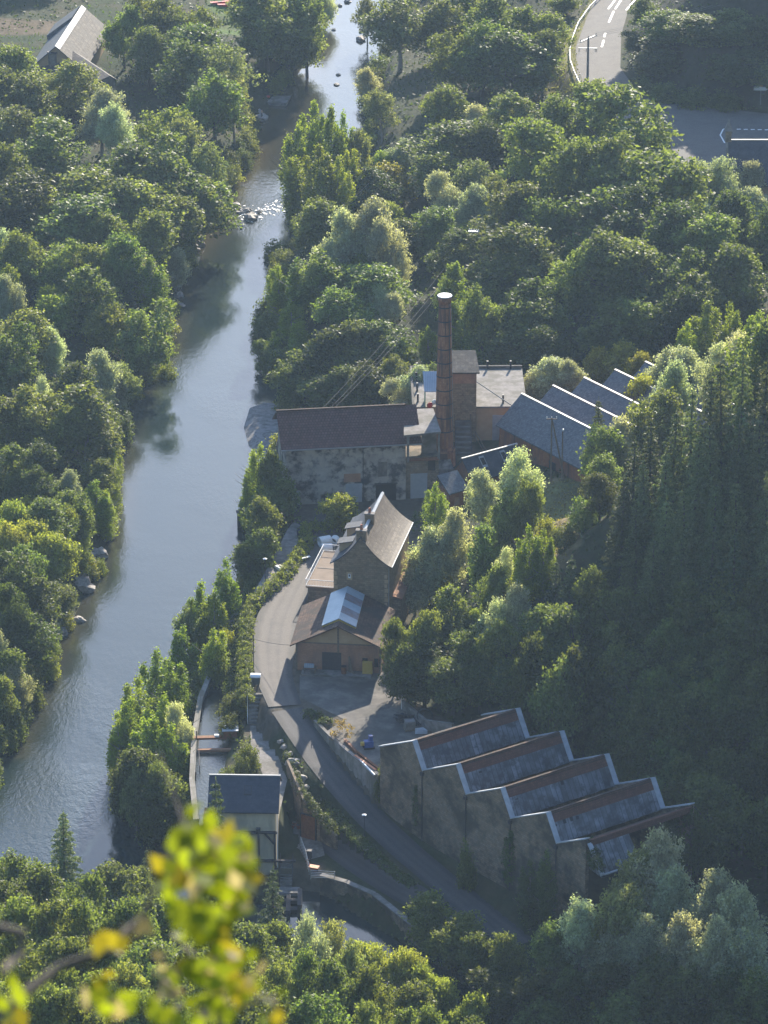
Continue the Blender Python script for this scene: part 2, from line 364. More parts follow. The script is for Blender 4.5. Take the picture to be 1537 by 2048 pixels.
def sm(t): t = np.clip(t, 0, 1); return t * t * (3 - 2 * t)
ND = [0, 8, 20, 40, 60, 100, 150, 250, 350, 420, 470, 495, 505, 520, 600, 900]
NZ = [0, 3.5, 10, 20, 28, 40, 52, 90, 150, 205, 245, 262, 268, 272, 276, 282]
NEARX = [p[0] for p in NEAR]; NEARY = [p[1] for p in NEAR]
def T(x, y):
    x = np.asarray(x, float); y = np.asarray(y, float)
    w = np.zeros(x.shape); b = np.zeros(x.shape)
    for X, Y, Z in CTRL:
        q = 1.0 / (((x - X) ** 2 + (y - Y) ** 2) ** 1.5 + 30)
        w += q; b += q * Z
    z = b / w
    dk = np.maximum(0, -poly_d(x, y, KNOLL)); kf = sm((y - 570) / 55)
    z = z + np.minimum(.85 * dk, 34 + .5 * np.maximum(0, dk - 40)) * (1 - .62 * kf) + sm(dk / 25) * 3.0 * np.clip(x - 60, 0, 28) * sm((650 - y) / 30)  # last term: steep rise out of view, shaped to shade the lower right
    du = np.maximum(0, -poly_d(x, y, UPHILL)); z = z + np.minimum(1.2 * du, 84 + .4 * du)
    z = z + .45 * np.maximum(0, -x - 115)
    z = np.where(z > 150, 150 + 110 * (1 - np.exp(-(z - 150) / 110)), z)
    dn = np.interp(x, NEARX, NEARY) - y
    zn = np.interp(dn, ND, NZ)
    z = np.where(dn > 0, np.minimum(z * 0 + zn, 600), z)
    d = poly_d(x, y, RIVER)
    bank = np.where(d < 0, -np.clip(.3 - d * .35, .3, 1.8), -.3 + sm(d / 6.0) * (z + .3))
    z = np.where(dn > 0, np.where(d < 0, bank, z * sm((d + .6) / 3.0)), bank)
    def flat(poly, zf, f):
        nonlocal z
        k = sm(1 - poly_d(x, y, poly) / f); z = z * (1 - k) + zf * k
    flat(TERRACE, 10.0, 2.0)
    flat(UPFLAT, 13.0, 3); flat(SHEDS, 14.5, 3)
    flat(TOPROAD, 16.0, 4.0)
    flat(CANALSIDE, 7.0, 1.2)
    flat(LOWYARD, 2.5, 1.2)
    dr, zr = line_dz(x, y, RAMPW); k = sm(1 - (dr - 2.6) / 1.6); z = z * (1 - k) + zr * k
    k = sm(1 - (poly_d(x, y, CANAL) + .8) / .8); z = z * (1 - k) + 5.0 * k
    return z
def T1(x, y): return float(T(np.array([x]), np.array([y]))[0])
def G(px, py):
    """ground point seen at a photo pixel"""
    d = ray(px, py); t = np.linspace(330, 1150, 1641)
    zz = H + d[2] * t; g = T(d[0] * t, d[1] * t)
    i = np.argmax(zz <= g)
    if i > 0:
        a, b = zz[i - 1] - g[i - 1], zz[i] - g[i]; tt = t[i - 1] + (t[i] - t[i - 1]) * a / (a - b + 1e-9)
    else: tt = t[-1]
    return Vector((d[0] * tt, d[1] * tt, H + d[2] * tt))

def axis(a, b, step, lo, hi, g=1.22):
    s = list(np.arange(a, b + .01, step)); q = step
    while s[-1] < hi: q *= g; s.append(s[-1] + q)
    q = step
    while s[0] > lo: q *= g; s.insert(0, s[0] - q)
    return np.array(s)
gx = axis(-112, 112, 1.0, -800, 800); gy = axis(412, 1000, 1.0, -150, 2000)
XX, YY = np.meshgrid(gx, gy)
ZZ = T(XX, YY)
DRIV = poly_d(XX, YY, RIVER); DTER = poly_d(XX, YY, TERRACE)
gc = np.zeros(XX.shape + (4,), np.float32); gc[..., 3] = 1
def setc(mask, c):
    for k in range(3): gc[..., k] = gc[..., k] * (1 - mask) + c[k] * mask
setc(np.ones(XX.shape), (.035, .045, .02))
setc(sm(1 - (DTER - .5) / 2), (.10, .085, .065))
FIELD = [tuple(G(a, b))[:2] for a, b in [(1080, 975), (1130, 955), (1180, 955), (1195, 1000), (1150, 1090), (1110, 1150), (1060, 1130), (1060, 1040)]]
setc(sm(1 - poly_d(XX, YY, FIELD) / 2), (.20, .155, .075))
FIELD2 = [tuple(G(a, b))[:2] for a, b in [(1085, 985), (1150, 960), (1165, 985), (1100, 1050), (1080, 1080)]]
setc(.7 * sm(1 - poly_d(XX, YY, FIELD2) / 2), (.14, .16, .05))
MEADOW = W([(-200, 60), (80, 60), (225, -30), (250, 60), (215, 150), (90, 210), (-200, 260)], 9)
setc(sm(1 - poly_d(XX, YY, MEADOW) / 3), (.022, .04, .012)); setc(sm(1 - poly_d(XX, YY, W([(-100, 40), (110, 38), (120, 62), (60, 66), (-100, 70)], 9)) / 2), (.12, .09, .06))  # meadow green made darker to carry the shade lying there
setc(sm(1 - poly_d(XX, YY, W([(425, 0), (480, 20), (480, 70), (440, 65)], 5)) / 3), (.09, .15, .03))
VERGE = W([(1205, -40), (1120, 60), (1090, 160), (1150, 190), (1170, 190), (1150, 100), (1175, 30), (1225, -40)], 15)
setc(sm(1 - poly_d(XX, YY, VERGE) / 2), (.16, .15, .05))
setc(sm(-poly_d(XX, YY, UPHILL) / 4) * (YY > 780), (.04, .04, .024))
setc(sm(1 - DRIV / 1.0) * (DRIV > -8), (.10, .085, .06))
PATH = W([(590, 1040), (610, 1060), (560, 1150), (520, 1200), (505, 1190), (545, 1120), (575, 1060)], 10)
V = np.stack([XX, YY, ZZ], -1).reshape(-1, 3)
ny, nx = XX.shape
idx = np.arange(nx * ny).reshape(ny, nx)
Q = np.stack([idx[:-1, :-1], idx[:-1, 1:], idx[1:, 1:], idx[1:, :-1]], -1).reshape(-1, 4)
me = quads_mesh('ground', V, Q, ['ground'])
a = me.attributes.new('gcol', 'FLOAT_COLOR', 'POINT'); a.data.foreach_set('color', gc.reshape(-1, 4).ravel())
me.polygons.foreach_set('use_smooth', np.ones(len(Q), bool))
o = bpy.data.objects.new('ground', me); COL.objects.link(o); tag(o, kind='structure')

def sheet(name, poly, zf, m, kind='structure', sub=0):
    mb = MB(); mb.poly([(x, y, zf) for x, y in poly]); o = mb.build(name, m)
    # make the big n-gon well behaved
    import bmesh
    bm = bmesh.new(); bm.from_mesh(o.data); bmesh.ops.triangulate(bm, faces=bm.faces[:]); bm.to_mesh(o.data); bm.free()
    return tag(o, kind=kind)
def water(name, poly, z, m, sh, over=3.5):
    x0, x1 = max(min(p[0] for p in poly), -140), min(max(p[0] for p in poly), 140)
    y0, y1 = min(p[1] for p in poly), max(p[1] for p in poly)
    st = 2.0 if over > 1 else .5
    xs = np.arange(x0 - 4, x1 + 4, st); ys = np.arange(y0 - 4, y1 + 4, st)
    X, Y = np.meshgrid(xs, ys); D = poly_d(X, Y, poly)
    keep = (D[:-1, :-1] < over)
    ii = np.arange(X.size).reshape(X.shape)
    q = np.stack([ii[:-1, :-1], ii[:-1, 1:], ii[1:, 1:], ii[1:, :-1]], -1)[keep]
    me = quads_mesh(name, np.stack([X, Y, X * 0 + z], -1).reshape(-1, 3), q.reshape(-1, 4), [m])
    at = me.attributes.new('shallow', 'FLOAT', 'POINT'); at.data.foreach_set('value', sh(X, Y, D).astype(np.float32).ravel())
    cp = np.zeros(X.shape)
    for a, b, r, k in CHOP: cp = np.maximum(cp, k * sm(1.3 - np.hypot((X - a) / r, (Y - b) / (r * 2.6))))
    at = me.attributes.new('chop', 'FLOAT', 'POINT'); at.data.foreach_set('value', cp.astype(np.float32).ravel())
    o = bpy.data.objects.new(name, me); COL.objects.link(o); return tag(o, kind='structure')
CHOP = [(*tuple(P(a, b, 0))[:2], r, k) for a, b, r, k in ((90, 1600, 9, 1.0), (150, 1480, 7, .6), (495, 415, 6, 1.0), (545, 425, 4, .8), (110, 1420, 5, .7))]
LBK = poly_d
def shal(X, Y, D):
    dl = poly_d(X, Y, RIVER_L, False)
    return np.clip(sm(1 - dl / 5) * .6 * (Y > 560) + .75 * sm((Y - 740) / 120) * sm(1.0 - dl / 18), 0, 1)
water('river', RIVER, 0.0, 'water', shal)
water('canal_water', W(CANAL_LW, 7)[3:] + W(CANAL_RW, 7)[3:][::-1], 6.1, 'water2', lambda X, Y, D: np.full(X.shape, .4), .2)

def trackmat(name, edge, track):
    m, t, b = nt(name)
    at = N(t, 'ShaderNodeAttribute', attribute_name='lat')
    geo = N(t, 'ShaderNodeNewGeometry')
    n1 = N(t, 'ShaderNodeTexNoise', i_Scale=.35, i_Detail=8.0, i_Roughness=.65); L(t, geo.outputs['Position'], n1.inputs['Vector'])
    n2 = N(t, 'ShaderNodeTexNoise', i_Scale=7.0, i_Detail=3.0); L(t, geo.outputs['Position'], n2.inputs['Vector'])
    a = N(t, 'ShaderNodeMath', operation='MULTIPLY_ADD'); L(t, n1.outputs[0], a.inputs[0]); a.inputs[1].default_value = .9; 
    q = N(t, 'ShaderNodeMath', operation='SUBTRACT'); L(t, at.outputs['Fac'], q.inputs[0]); q.inputs[1].default_value = .45; L(t, q.outputs[0], a.inputs[2])
    f = ramp(t, a.outputs[0], [(.2, g3(0)), (.75, g3(1))])
    col = mixc(t, f, edge, track)
    col = mixc(t, 1.0, col, ramp(t, n2.outputs[0], [(.3, g3(.75)), (.7, g3(1.25))]), 'MULTIPLY')
    L(t, col, b.inputs['Base Color']); b.inputs['Roughness'].default_value = .8; b.inputs['Specular IOR Level'].default_value = .35
    return m
M['road'] = trackmat('worn_road', (.045, .042, .041), (.105, .09, .08))
M['road2'] = trackmat('dark_road', (.045, .042, .042), (.075, .07, .068))
def ribbon(name, line, wl, wr, m, dz=.07, zf=None, step=1.5, kind='structure'):
    """road sheet laid over the terrain: LINE [(x,y)], half widths left and right of the travel direction"""
    pts = [Vector((p[0], p[1], 0)) for p in line]; out = []
    cum = [0]
    for a_, b_ in zip(pts, pts[1:]): cum.append(cum[-1] + (b_ - a_).length)
    n = max(2, int(cum[-1] / step))
    xs = np.interp(np.linspace(0, cum[-1], n), cum, [p.x for p in pts]); ys = np.interp(np.linspace(0, cum[-1], n), cum, [p.y for p in pts])
    for _ in range(3):
        xs[1:-1] = (xs[:-2] + 2 * xs[1:-1] + xs[2:]) / 4; ys[1:-1] = (ys[:-2] + 2 * ys[1:-1] + ys[2:]) / 4
    tx, ty = np.gradient(xs), np.gradient(ys); l = np.hypot(tx, ty); tx /= l; ty /= l
    fl = np.interp(np.linspace(0, 1, n), np.linspace(0, 1, len(wl)), wl); fr = np.interp(np.linspace(0, 1, n), np.linspace(0, 1, len(wr)), wr)
    mb = MB(); K = 9; V_ = []; lat = []
    for k in range(K):
        s_ = -fl + (fl + fr) * k / (K - 1)
        X, Y = xs + ty * s_, ys - tx * s_
        V_.append(np.stack([X, Y, (T(X, Y) if zf is None else X * 0 + zf) + dz], -1))
    for i in range(n - 1):
        for k in range(K - 1):
            mb.poly([V_[k][i], V_[k + 1][i], V_[k + 1][i + 1], V_[k][i + 1]])
            c_ = [0, .35, 1, .5, .75, .5, 1, .35, 0]; lat += [c_[k], c_[k + 1], c_[k + 1], c_[k]]
    o = mb.build(name, m, smooth=True)
    at = o.data.attributes.new('lat', 'FLOAT', 'POINT'); at.data.foreach_set('value', np.array(lat, np.float32))
    return tag(o, kind=kind)
pz = lambda pts, z: [tuple(P(a, b, z))[:2] for a, b in pts]
# factory road: from the factory yard past the house to the head of the ramp, then down the ramp
ribbon('factory_road', pz([(655, 1060), (640, 1085), (610, 1130), (578, 1185), (553, 1240), (545, 1300), (552, 1360), (572, 1412)], 10), [2.2, 2.6, 3.2, 3.6, 3.6, 2.6, 2.4], [2.2, 2.4, 2.6, 3.2, 3.4, 3.0, 2.6], 'road', zf=10.0)
ribbon('ramp_road', [(x, y) for x, y, z in RAMPW][1:], [2.4], [2.4], 'road2')
ribbon('lower_road', pz([(630, 1655), (680, 1700), (740, 1742), (800, 1780), (880, 1825), (960, 1860)], 2.6), [2.2, 2.4, 2.6, 2.6], [2.2, 2.4, 2.4, 2.2], 'road2', dz=.06)
sheet('yard', W([(600, 1350), (770, 1345), (805, 1400), (850, 1440), (845, 1480), (800, 1500), (757, 1548), (700, 1500), (655, 1462), (690, 1440), (650, 1420), (600, 1395)], 10), 10.05, 'yard')
sheet('station_apron', W([(560, 1675), (620, 1635), (645, 1690), (650, 1712), (612, 1722), (600, 1700)], 2.5), 2.58, 'conc2')
sheet('riverside_path', PATH, 10.04, 'conc2')
sheet('stair_landing', W([(500, 1452), (540, 1452), (548, 1490), (575, 1560), (560, 1625), (530, 1560), (502, 1490)], 7), 7.06, 'conc2')
# upper road, bend and open asphalt by the chapel
sheet('upper_road', W([(1222, -60), (1176, 30), (1152, 95), (1154, 150), (1170, 190), (1240, 300), (1300, 330), (1440, 345), (1540, 350), (1700, 360), (1700, 237), (1540, 228), (1340, 207), (1266, 172), (1241, 135), (1243, 70), (1280, -60)], 16), 16.06, 'asphalt')
mb = MB()
def mark(px0, px1, wpx, z=16.07):
    (x0, y0), (x1, y1) = px0, px1
    a_, b_ = P(x0, y0, z), P(x1, y1, z); d = (b_ - a_).normalized(); s_ = Vector((-d.y, d.x, 0)) * wpx / 2
    mb.poly([a_ - s_, b_ - s_, b_ + s_, a_ + s_])
for a_, b_ in (((1204, 94), (1208, 80)), ((1209, 74), (1211, 66)), ((1218, 45), (1228, 22)), ((1231, 18), (1245, -4)), ((1253, 20), (1270, 0)), ((1217, 18), (1232, -2))): mark(a_, b_, .45)
for k in range(5): mark((1474 + 14 * k, 258.5 + .3 * k), (1482 + 14 * k, 258.2 + .3 * k), .5)
mark((1441, 270), (1447, 258), .3); mark((1447, 258), (1453, 257.5), .4); mark((1441, 270), (1450, 286), .3)
tag(mb.build('road_marking', 'white'), kind='structure')
# gravel bar and foam
mb = MB()
rr = random.Random(3)
bar = W([(500, 816), (530, 806), (575, 808), (592, 840), (592, 890), (560, 915), (520, 915), (498, 892), (488, 855)], 0)
cx, cy = sum(p[0] for p in bar) / len(bar), sum(p[1] for p in bar) / len(bar)
for i in range(len(bar)):
    p, q = bar[i], bar[(i + 1) % len(bar)]
    for k in range(3):
        s0, s1 = k / 3, (k + 1) / 3
        e = lambda s_, t_: (cx + (p[0] + (q[0] - p[0]) * t_ - cx) * s_, cy + (p[1] + (q[1] - p[1]) * t_ - cy) * s_, 1.0 - 1.0 * s_ ** 3 + .02)
        if k == 0: mb.poly([(cx, cy, 1.02), e(s1, 0), e(s1, 1)])
        else: mb.poly([e(s0, 0), e(s1, 0), e(s1, 1), e(s0, 1)])
tag(mb.build('gravel_bar', 'gravel', smooth=True), kind='structure')

# ------------------------------------------------------------------ factory hall
def V2(a): return Vector((a[0], a[1], 0))
a_, b_ = P(568, 897, 20.4), P(812, 885, 20.4)
fr = Fr((a_.x, a_.y + .6, 10), ud=(b_ - a_)); LEN = (b_ - a_).length
t = thing('factory_hall', fr(LEN / 2, 3, 0), 'long two-storey factory hall with stained grey plaster front and red tiled roof beside the river', 'factory')
mb = MB(); mb.prism(Fr(fr.o, ud=fr.v), [(0, -.5), (13, -.5), (13, 10.2), (6.5, 13.9), (0, 10.2)][::1], -LEN - .0, -.4)
wl = mb.build('wall', 'plaster', t)
mb = MB(); e = .7
mb.slab([fr(-.5, -e, 10.15), fr(LEN + 2.6, -e, 10.15), fr(LEN + 2.6, 6.5, 14.25), fr(-.5, 6.5, 14.25)], .22)
mb.slab([fr(-.5, 6.5, 14.25), fr(LEN + .8, 6.5, 14.25), fr(LEN + .8, 13.6, 10.15), fr(-.5, 13.6, 10.15)], .22)
rf = mb.build('roof', 'tile', t)
mb = MB(); mb.box(fr, -.55, LEN + .8, 6.32, 6.68, 14.2, 14.42); mb.build('ridge_cap', 'tile2', rf)
mb = MB(); mb.box(fr, -.5, LEN + 2.6, -e - .14, -e - .005, 9.93, 10.12); mb.build('gutter', 'zinc', t)
mb = MB(); mb.box(fr, 1.6, 2.6, -.08, .05, 0, 2.5); d = mb.build('door', 'door', t, label='narrow grey door near the river end')
mb = MB(); mb.box(fr, 1.9, 2.3, -.11, -.082, 1.6, 2.2); mb.build('door_pane', 'white', d)
mb = MB(); mb.box(fr, 1.35, 3.2, -.45, .0, 2.95, 3.05); mb.build('door_canopy', 'iron', t)
mb = MB(); mb.box(fr, 10.2, 12.9, -.07, .05, 0, 3.3); mb.build('shutter', 'door', t, label='wide grey roller shutter')
mb = MB(); mb.box(fr, 15.2, 18.6, -.05, .05, 0, 2.9); d = mb.build('door', 'dark', t, label='dark wide opening')
mb = MB(); mb.box(fr, 15.0, 18.8, -.2, .04, 2.92, 3.15); mb.build('lintel', 'iron', d)
mb = MB(); mb.box(fr, 15.6, 17.1, -.04, .05, 4.3, 6.9); mb.build('blocked_window', 'plaster2', t)
mb = MB(); mb.box(fr, 9.9, 12.7, -.05, .05, 3.6, 5.1); mb.build('brick_patch', 'brick3', t)
mb = MB(); mb.tube([fr(13.1, -.12, 0), fr(13.1, -.12, 9.9)], .07, 6); mb.build('downpipe', 'iron', t)
hall = fr; HL = LEN

# block between the hall and the chimney, flat roofs behind, tower
f2 = Fr(fr(LEN + 3.05, 0, 0), ud=fr.u)
t = thing('stone_annex', f2(2, 3, 0), 'narrow stone block with a rusty canopy between the plaster hall and the brick chimney', 'factory block')
mb = MB(); mb.box(f2, -3.0, 2.5, .3, 9.6, -.5, 7.4); mb.build('wall', 'stone2', t)
mb = MB(); mb.box(f2, 2.53, 5.2, 1.0, 9.4, -.5, 4.6); mb.build('side_wall', 'plaster2', t)
mb = MB(); mb.slab([f2(-3.6, -1.6, 12.1), f2(2.7, -.8, 12.1), f2(2.9, 9.8, 12.1), f2(-2.0, 9.8, 12.1)], .35); mb.build('roof', 'conc2', t)
for q in ((-2.8, -.9), (2.4, -.4)): MB().box(f2, q[0] - .18, q[0] + .18, q[1] - .18, q[1] + .18, 7.0, 11.74).build('pillar', 'conc2', t)
MB().box(f2, -.2, 2.3, 1.6, 1.9, 7.42, 11.74).build('inner_wall', 'conc2', t)
mb = MB(); mb.box(f2, -2.2, .6, .2, .28, 0, 4.4); mb.build('door', 'door', t, label='tall grey sheet door')
mb = MB(); mb.box(f2, 2.6, 4.0, .9, .98, 0, 4.0); mb.build('door', 'skypanel2', t, label='rusty sheet door beside the chimney')
mb = MB(); mb.box(f2, .7, 1.9, .2, .27, 4.9, 7.0); mb.build('window', 'dark', t)
mb = MB(); mb.box(f2, -2.6, 2.4, -.6, .26, 7.0, 7.2, 0); mb.build('cornice', 'rust', t)

fb = Fr((5.2, 653.2, 13.0), yaw=1)
t = thing('flat_roof_building', fb(9, 8, 0), 'wide flat-roofed concrete building with pale shutter behind the brick chimney', 'factory block')
mb = MB(); mb.box(fb, 0, 18.6, 2.0, 19.5, -4, 6.0); mb.build('wall', 'ochre', t)
mb = MB(); mb.slab([fb(-.4, 1.6, 6.3), fb(19.0, 1.6, 6.3), fb(19.0, 19.9, 6.3), fb(-.4, 19.9, 6.3)], .28); rf = mb.build('roof', 'conc2', t)
mb = MB(); mb.box(fb, -.4, 19, 19.5, 19.9, 6.305, 6.75); mb.box(fb, -.4, 0, 1.6, 19.48, 6.305, 6.75); mb.build('parapet', 'yard', rf)
for q in ((0.6, 4), (.6, 9), (.6, 14), (15, 3.2), (13, 19.2), (17, 19.2), (.8, 18.5)): MB().box(fb, q[0] - .16, q[0] + .16, q[1] - .16, q[1] + .16, 6.31, 7.8).build('roof_post', 'iron', rf)
mb = MB(); mb.box(fb, 13.2, 17.2, 1.9, 1.98, -3.0, 4.6); mb.build('shutter', 'door', t)
mb = MB(); mb.box(fb, 17.3, 18.6, 1.9, 1.99, -3, 4.0); mb.build('door', 'dark', t)
mb = MB(); mb.tube([fb(9.5, 1.55, 11.5), fb(16.8, 1.0, 6.4), fb(17.6, -.6, 4.2)], .09, 6); mb.build('waste_pipe', 'zinc', t)

t = thing('stone_tower', fb(8, 6, 0), 'square rubble stone tower with lean-to tiled roof right behind the chimney', 'tower')
mb = MB(); mb.box(fb, 6.0, 10.4, 1.4, 6.0, -3, 12.6); wl = mb.build('wall', 'stone', t)
mb = MB(); mb.box(fb, 6.0, 10.4, 1.35, 1.395, 10.6, 12.5); mb.build('brick_patch', 'brick3', wl)
mb = MB(); mb.slab([fb(5.5, .9, 12.75), fb(10.9, .9, 12.75), fb(10.4, 6.6, 14.6), fb(5.6, 6.6, 14.6)], .25); mb.build('roof', 'lauze2', t)

t = thing('scrap_shelter', fb(3.0, 4, 6.3), 'small shelter of pale blue sheet on green panels left of the brick chimney', 'shelter')
mb = MB(); mb.slab([fb(1.6, .3, 9.6), fb(6.0, .3, 9.6), fb(5.8, 4.6, 11.6), fb(1.4, 4.6, 11.6)], .1); mb.build('roof', 'skypanel', t)
mb = MB(); mb.box(fb, 1.7, 1.8, .5, 4.5, 6.31, 9.5); mb.build('side_panel', 'green', t)
rr = random.Random(5)
mb = MB()
for k in range(5): mb.ball(fb(2.6 + .75 * k, .8 + .3 * rr.random(), 6.9 + .5 * (k % 2)), (.55, .4, .5), 7, k % 3, .4, k)
mb.build('scrap', ['red', 'white', 'green'], t)

t = thing('concrete_stairs', fb(9.6, 0, -3), 'dark outdoor concrete steps climbing between the chimney and the pale shutter', 'stairs')
mb = MB()
for k in range(12): mb.box(fb, 6.8, 9.4, -9.0 + .85 * k, -8.15 + .85 * k - .01, -4.2, -2.6 + .6 * k)
mb.build('steps', 'yard', t)
mb = MB()
for u in (6.75, 9.45):
    mb.tube([fb(u, -8.6, -1.4), fb(u, 1.0, 5.2)], .05, 6)
    for k in range(0, 12, 3): mb.tube([fb(u, -8.6 + .85 * k, -2.4 + .6 * k), fb(u, -8.6 + .85 * k, -1.3 + .58 * k)], .04, 5)
mb.build('railing', 'iron', t)
t = thing('timber_props', fb(13, -4, -2), 'two long pale timber props leaning by the foot of the outdoor stairs', 'timber')
mb = MB(); mb.tube([fb(10.2, -.5, 2.6), fb(14.2, -5.2, -3.2)], .09, 6); mb.build('beam', 'wood', t)
mb = MB(); mb.tube([fb(9.9, -.5, 2.2), fb(13.8, -5.4, -3.2)], .09, 6); mb.build('beam', 'wood', t)

# ------------------------------------------------------------------ chimney
c0 = Vector((10.0, 644.7, 10))
t = thing('factory_chimney', c0, 'tall tapering red brick chimney with dark iron bands and white cap', 'chimney')
mb = MB(); mb.tube([c0 + Vector((0, 0, -.5)), c0 + Vector((0, 0, 5.6)), c0 + Vector((0, 0, 6.0)), c0 + Vector((0, 0, 6.5))], [2.05, 1.9, 1.9, 1.55], 10); mb.build('base', 'brick2', t)
mb = MB(); mb.tube([c0 + Vector((0, 0, 6.3)), c0 + Vector((0, 0, 9.2))], [1.56, 1.5], 28, cap=False); mb.build('lower_shaft', 'brick', t, smooth=True)
mb = MB(); mb.tube([c0 + Vector((0, 0, 9.2)), c0 + Vector((0, 0, 32.4))], [1.5, .98], 28, cap=False); sh = mb.build('shaft', 'brick2', t, smooth=True)
mb = MB(); mb.tube([c0 + Vector((0, 0, 31.7)), c0 + Vector((0, 0, 32.3)), c0 + Vector((0, 0, 32.9))], [1.02, 1.14, 1.17], 28); mb.build('collar', 'brick2', t, smooth=True)
mb = MB(); mb.tube([c0 + Vector((0, 0, 32.92)), c0 + Vector((0, 0, 33.05))], [1.22, 1.2], 28); mb.build('cap', 'white', t)
mb = MB(); n = 24
for i in range(n):
    a0, a1 = 2 * math.pi * i / n, 2 * math.pi * (i + 1) / n
    q = lambda r, a: c0 + Vector((r * math.cos(a), r * math.sin(a), 33.06))
    mb.poly([q(.46, a0), q(.55, a0), q(.55, a1), q(.46, a1)])
mb.build('flue_rim', 'iron', t)
for k in range(10):
    z = 9.2 + 2.42 * k; r = 1.5 - .52 * (z - 9.2) / 23.2
    mb = MB(); mb.tube([c0 + Vector((0, 0, z)), c0 + Vector((0, 0, z + .2))], [r + .06, r + .055], 28, cap=False); mb.build('band', 'iron', t)
a = R(-48); mb = MB(); mb.tube([c0 + Vector((math.cos(a) * 1.53, math.sin(a) * 1.53, 9.5)), c0 + Vector((math.cos(a) * 1.04, math.sin(a) * 1.04, 32))], .07, 6)
mb.build('climbing_rail', 'iron', t)
mb = MB(); mb.tube([c0 + Vector((1.58, -.1, 6)), c0 + Vector((1.06, -.1, 31))], .035, 5); mb.build('lightning_rod', 'zinc', t)

# ------------------------------------------------------------------ saw-tooth slate sheds
e0, e1 = P(998, 847, 18), P(1160, 931, 18)
d = (e1 - e0); fs = Fr((e0.x, e0.y, 14.2), ud=d); SL = d.length + 5
t = thing('slate_shed', fs(SL / 2, 8, 0), 'brick workshop with a row of slate saw-tooth roofs above the dry field', 'workshop')
W1 = 6.6
prof = [(0, -2), (W1 * 5, -2), (W1 * 5, 3.4)]
for k in range(4, -1, -1): prof += [(W1 * k + 4.9, 7.6), (W1 * k + .2, 3.6)]
mb = MB(); mb.prism(Fr(fs.o, ud=fs.v), prof, -SL, 0); wl = mb.build('wall', 'brick', t)
for k in range(5):
    mb = MB(); u = W1 * k
    mb.slab([fs(-.4, u - .35, 3.5), fs(SL + .4, u - .35, 3.5), fs(SL + .4, u + 4.95, 7.95), fs(-.4, u + 4.95, 7.95)], .2)
    rf = mb.build('roof', 'slate', t)
    mb = MB(); mb.box(fs, -.45, SL + .4, u + 4.8, u + 5.2, 7.87, 8.06); mb.build('ridge_cap', 'zinc', rf)
for k in range(5): MB().tube([fs(4.5 + 5 * k, -.08, -2), fs(4.5 + 5 * k, -.08, 3.3)], .06, 5).build('downpipe', 'iron', wl)
mb = MB(); mb.box(fs, 14.2, 16.0, -.06, .03, -.5, 1.9); mb.build('door', 'iron', t)

# ------------------------------------------------------------------ small brick house with porch
r0, r1 = P(929, 917, 17), P(1032, 889, 17)
d = r1 - r0; fh = Fr((r0.x, r0.y, 17), ud=d); BL = d.length
t = thing('brick_cottage', fh(3, 0, -6.5), 'small orange brick house with dark slate roof and rooflights below the slate sheds', 'house')
mb = MB(); mb.prism(Fr(fh.o, ud=fh.v), [(-2.7, -8), (2.7, -8), (2.7, -2.9), (0, -.15), (-2.7, -2.9)], -BL, 0); mb.build('wall', 'brick', t)
mb = MB()
mb.slab([fh(-.5, -3.1, -3.05), fh(BL + .3, -3.1, -3.05), fh(BL + .3, 0, .1), fh(-.5, 0, .1)], .2)
mb.slab([fh(-.5, 0, .1), fh(BL + .3, 0, .1), fh(BL + .3, 3.1, -3.05), fh(-.5, 3.1, -3.05)], .2)
rf = mb.build('roof', 'slate2', t)
mb = MB(); mb.box(fh, -.55, BL + .3, -.16, .16, .03, .2); mb.build('ridge_cap', 'zinc', rf)
for u in (3.1, 7.4):
    q = lambda du, dv, k: fh(u + du, -1.1 + dv, .1 - 1.016 * (1.1 - dv) + k)
    mb = MB(); mb.hexa([q(-.5, -.75, .03), q(.5, -.75, .03), q(.5, .7, .03), q(-.5, .7, .03), q(-.5, -.75, .16), q(.5, -.75, .16), q(.5, .7, .16), q(-.5, .7, .16)])
    f_ = mb.build('rooflight', 'zinc', rf)
    mb = MB(); mb.poly([q(-.38, -.45, .165), q(.38, -.45, .165), q(.38, .45, .165), q(-.38, .45, .165)]); mb.build('pane', 'dark', f_)
pc = P(931, 1014, 10.3)
fp = Fr((pc.x, pc.y, 10.3), ud=d)
t2 = None
mb = MB(); mb.box(fp, -3.2, .2, 0, 3.0, -1, 3.4); mb.build('porch', 'brick', t)
mb = MB(); mb.slab([fp(-3.6, -.4, 3.3), fp(.5, -.4, 3.3), fp(.5, 3.0, 5.5), fp(-3.6, 3.0, 5.5)], .18); mb.build('porch_roof', 'slate', t)
mb = MB(); mb.box(fp, -2.2, -1.2, -.05, .02, .8, 2.2); mb.build('window', 'brick3', t)

# ------------------------------------------------------------------ stone house with steep roof
g0 = P(668, 1200, 11); gx_ = -7.7
hf = Fr((gx_, 584.3, 10), yaw=-10.8); HW, HLn, EV, RG = 8.5, 17.4, 11.9, 16.3
t = thing('stone_house', hf(HW / 2, HLn / 2, 0), 'tall narrow stone house with steep stone-slab roof and two chimneys', 'house')
def sweep(u):  # concave roof line, eaves flare
    a = abs(u - HW / 2) / (HW / 2)
    return EV + (RG - EV) * (1 - a) ** 1.0 - .5 * math.sin(math.pi * min(1, a)) * (a > 0)
us = [-.55] + [HW * k / 16 for k in range(0, 17)] + [HW + .55]
def rl(u):
    if u < 0 or u > HW: return EV - .28
    return sweep(u)
mb = MB(); prof = [(0, -.5), (HW, -.5)] + [(u, rl(u) - .2) for u in [HW * k / 16 for k in range(16, -1, -1)]]
mb.prism(hf, prof, 0, HLn); wl = mb.build('wall', 'stone', t)
mb = MB(); 
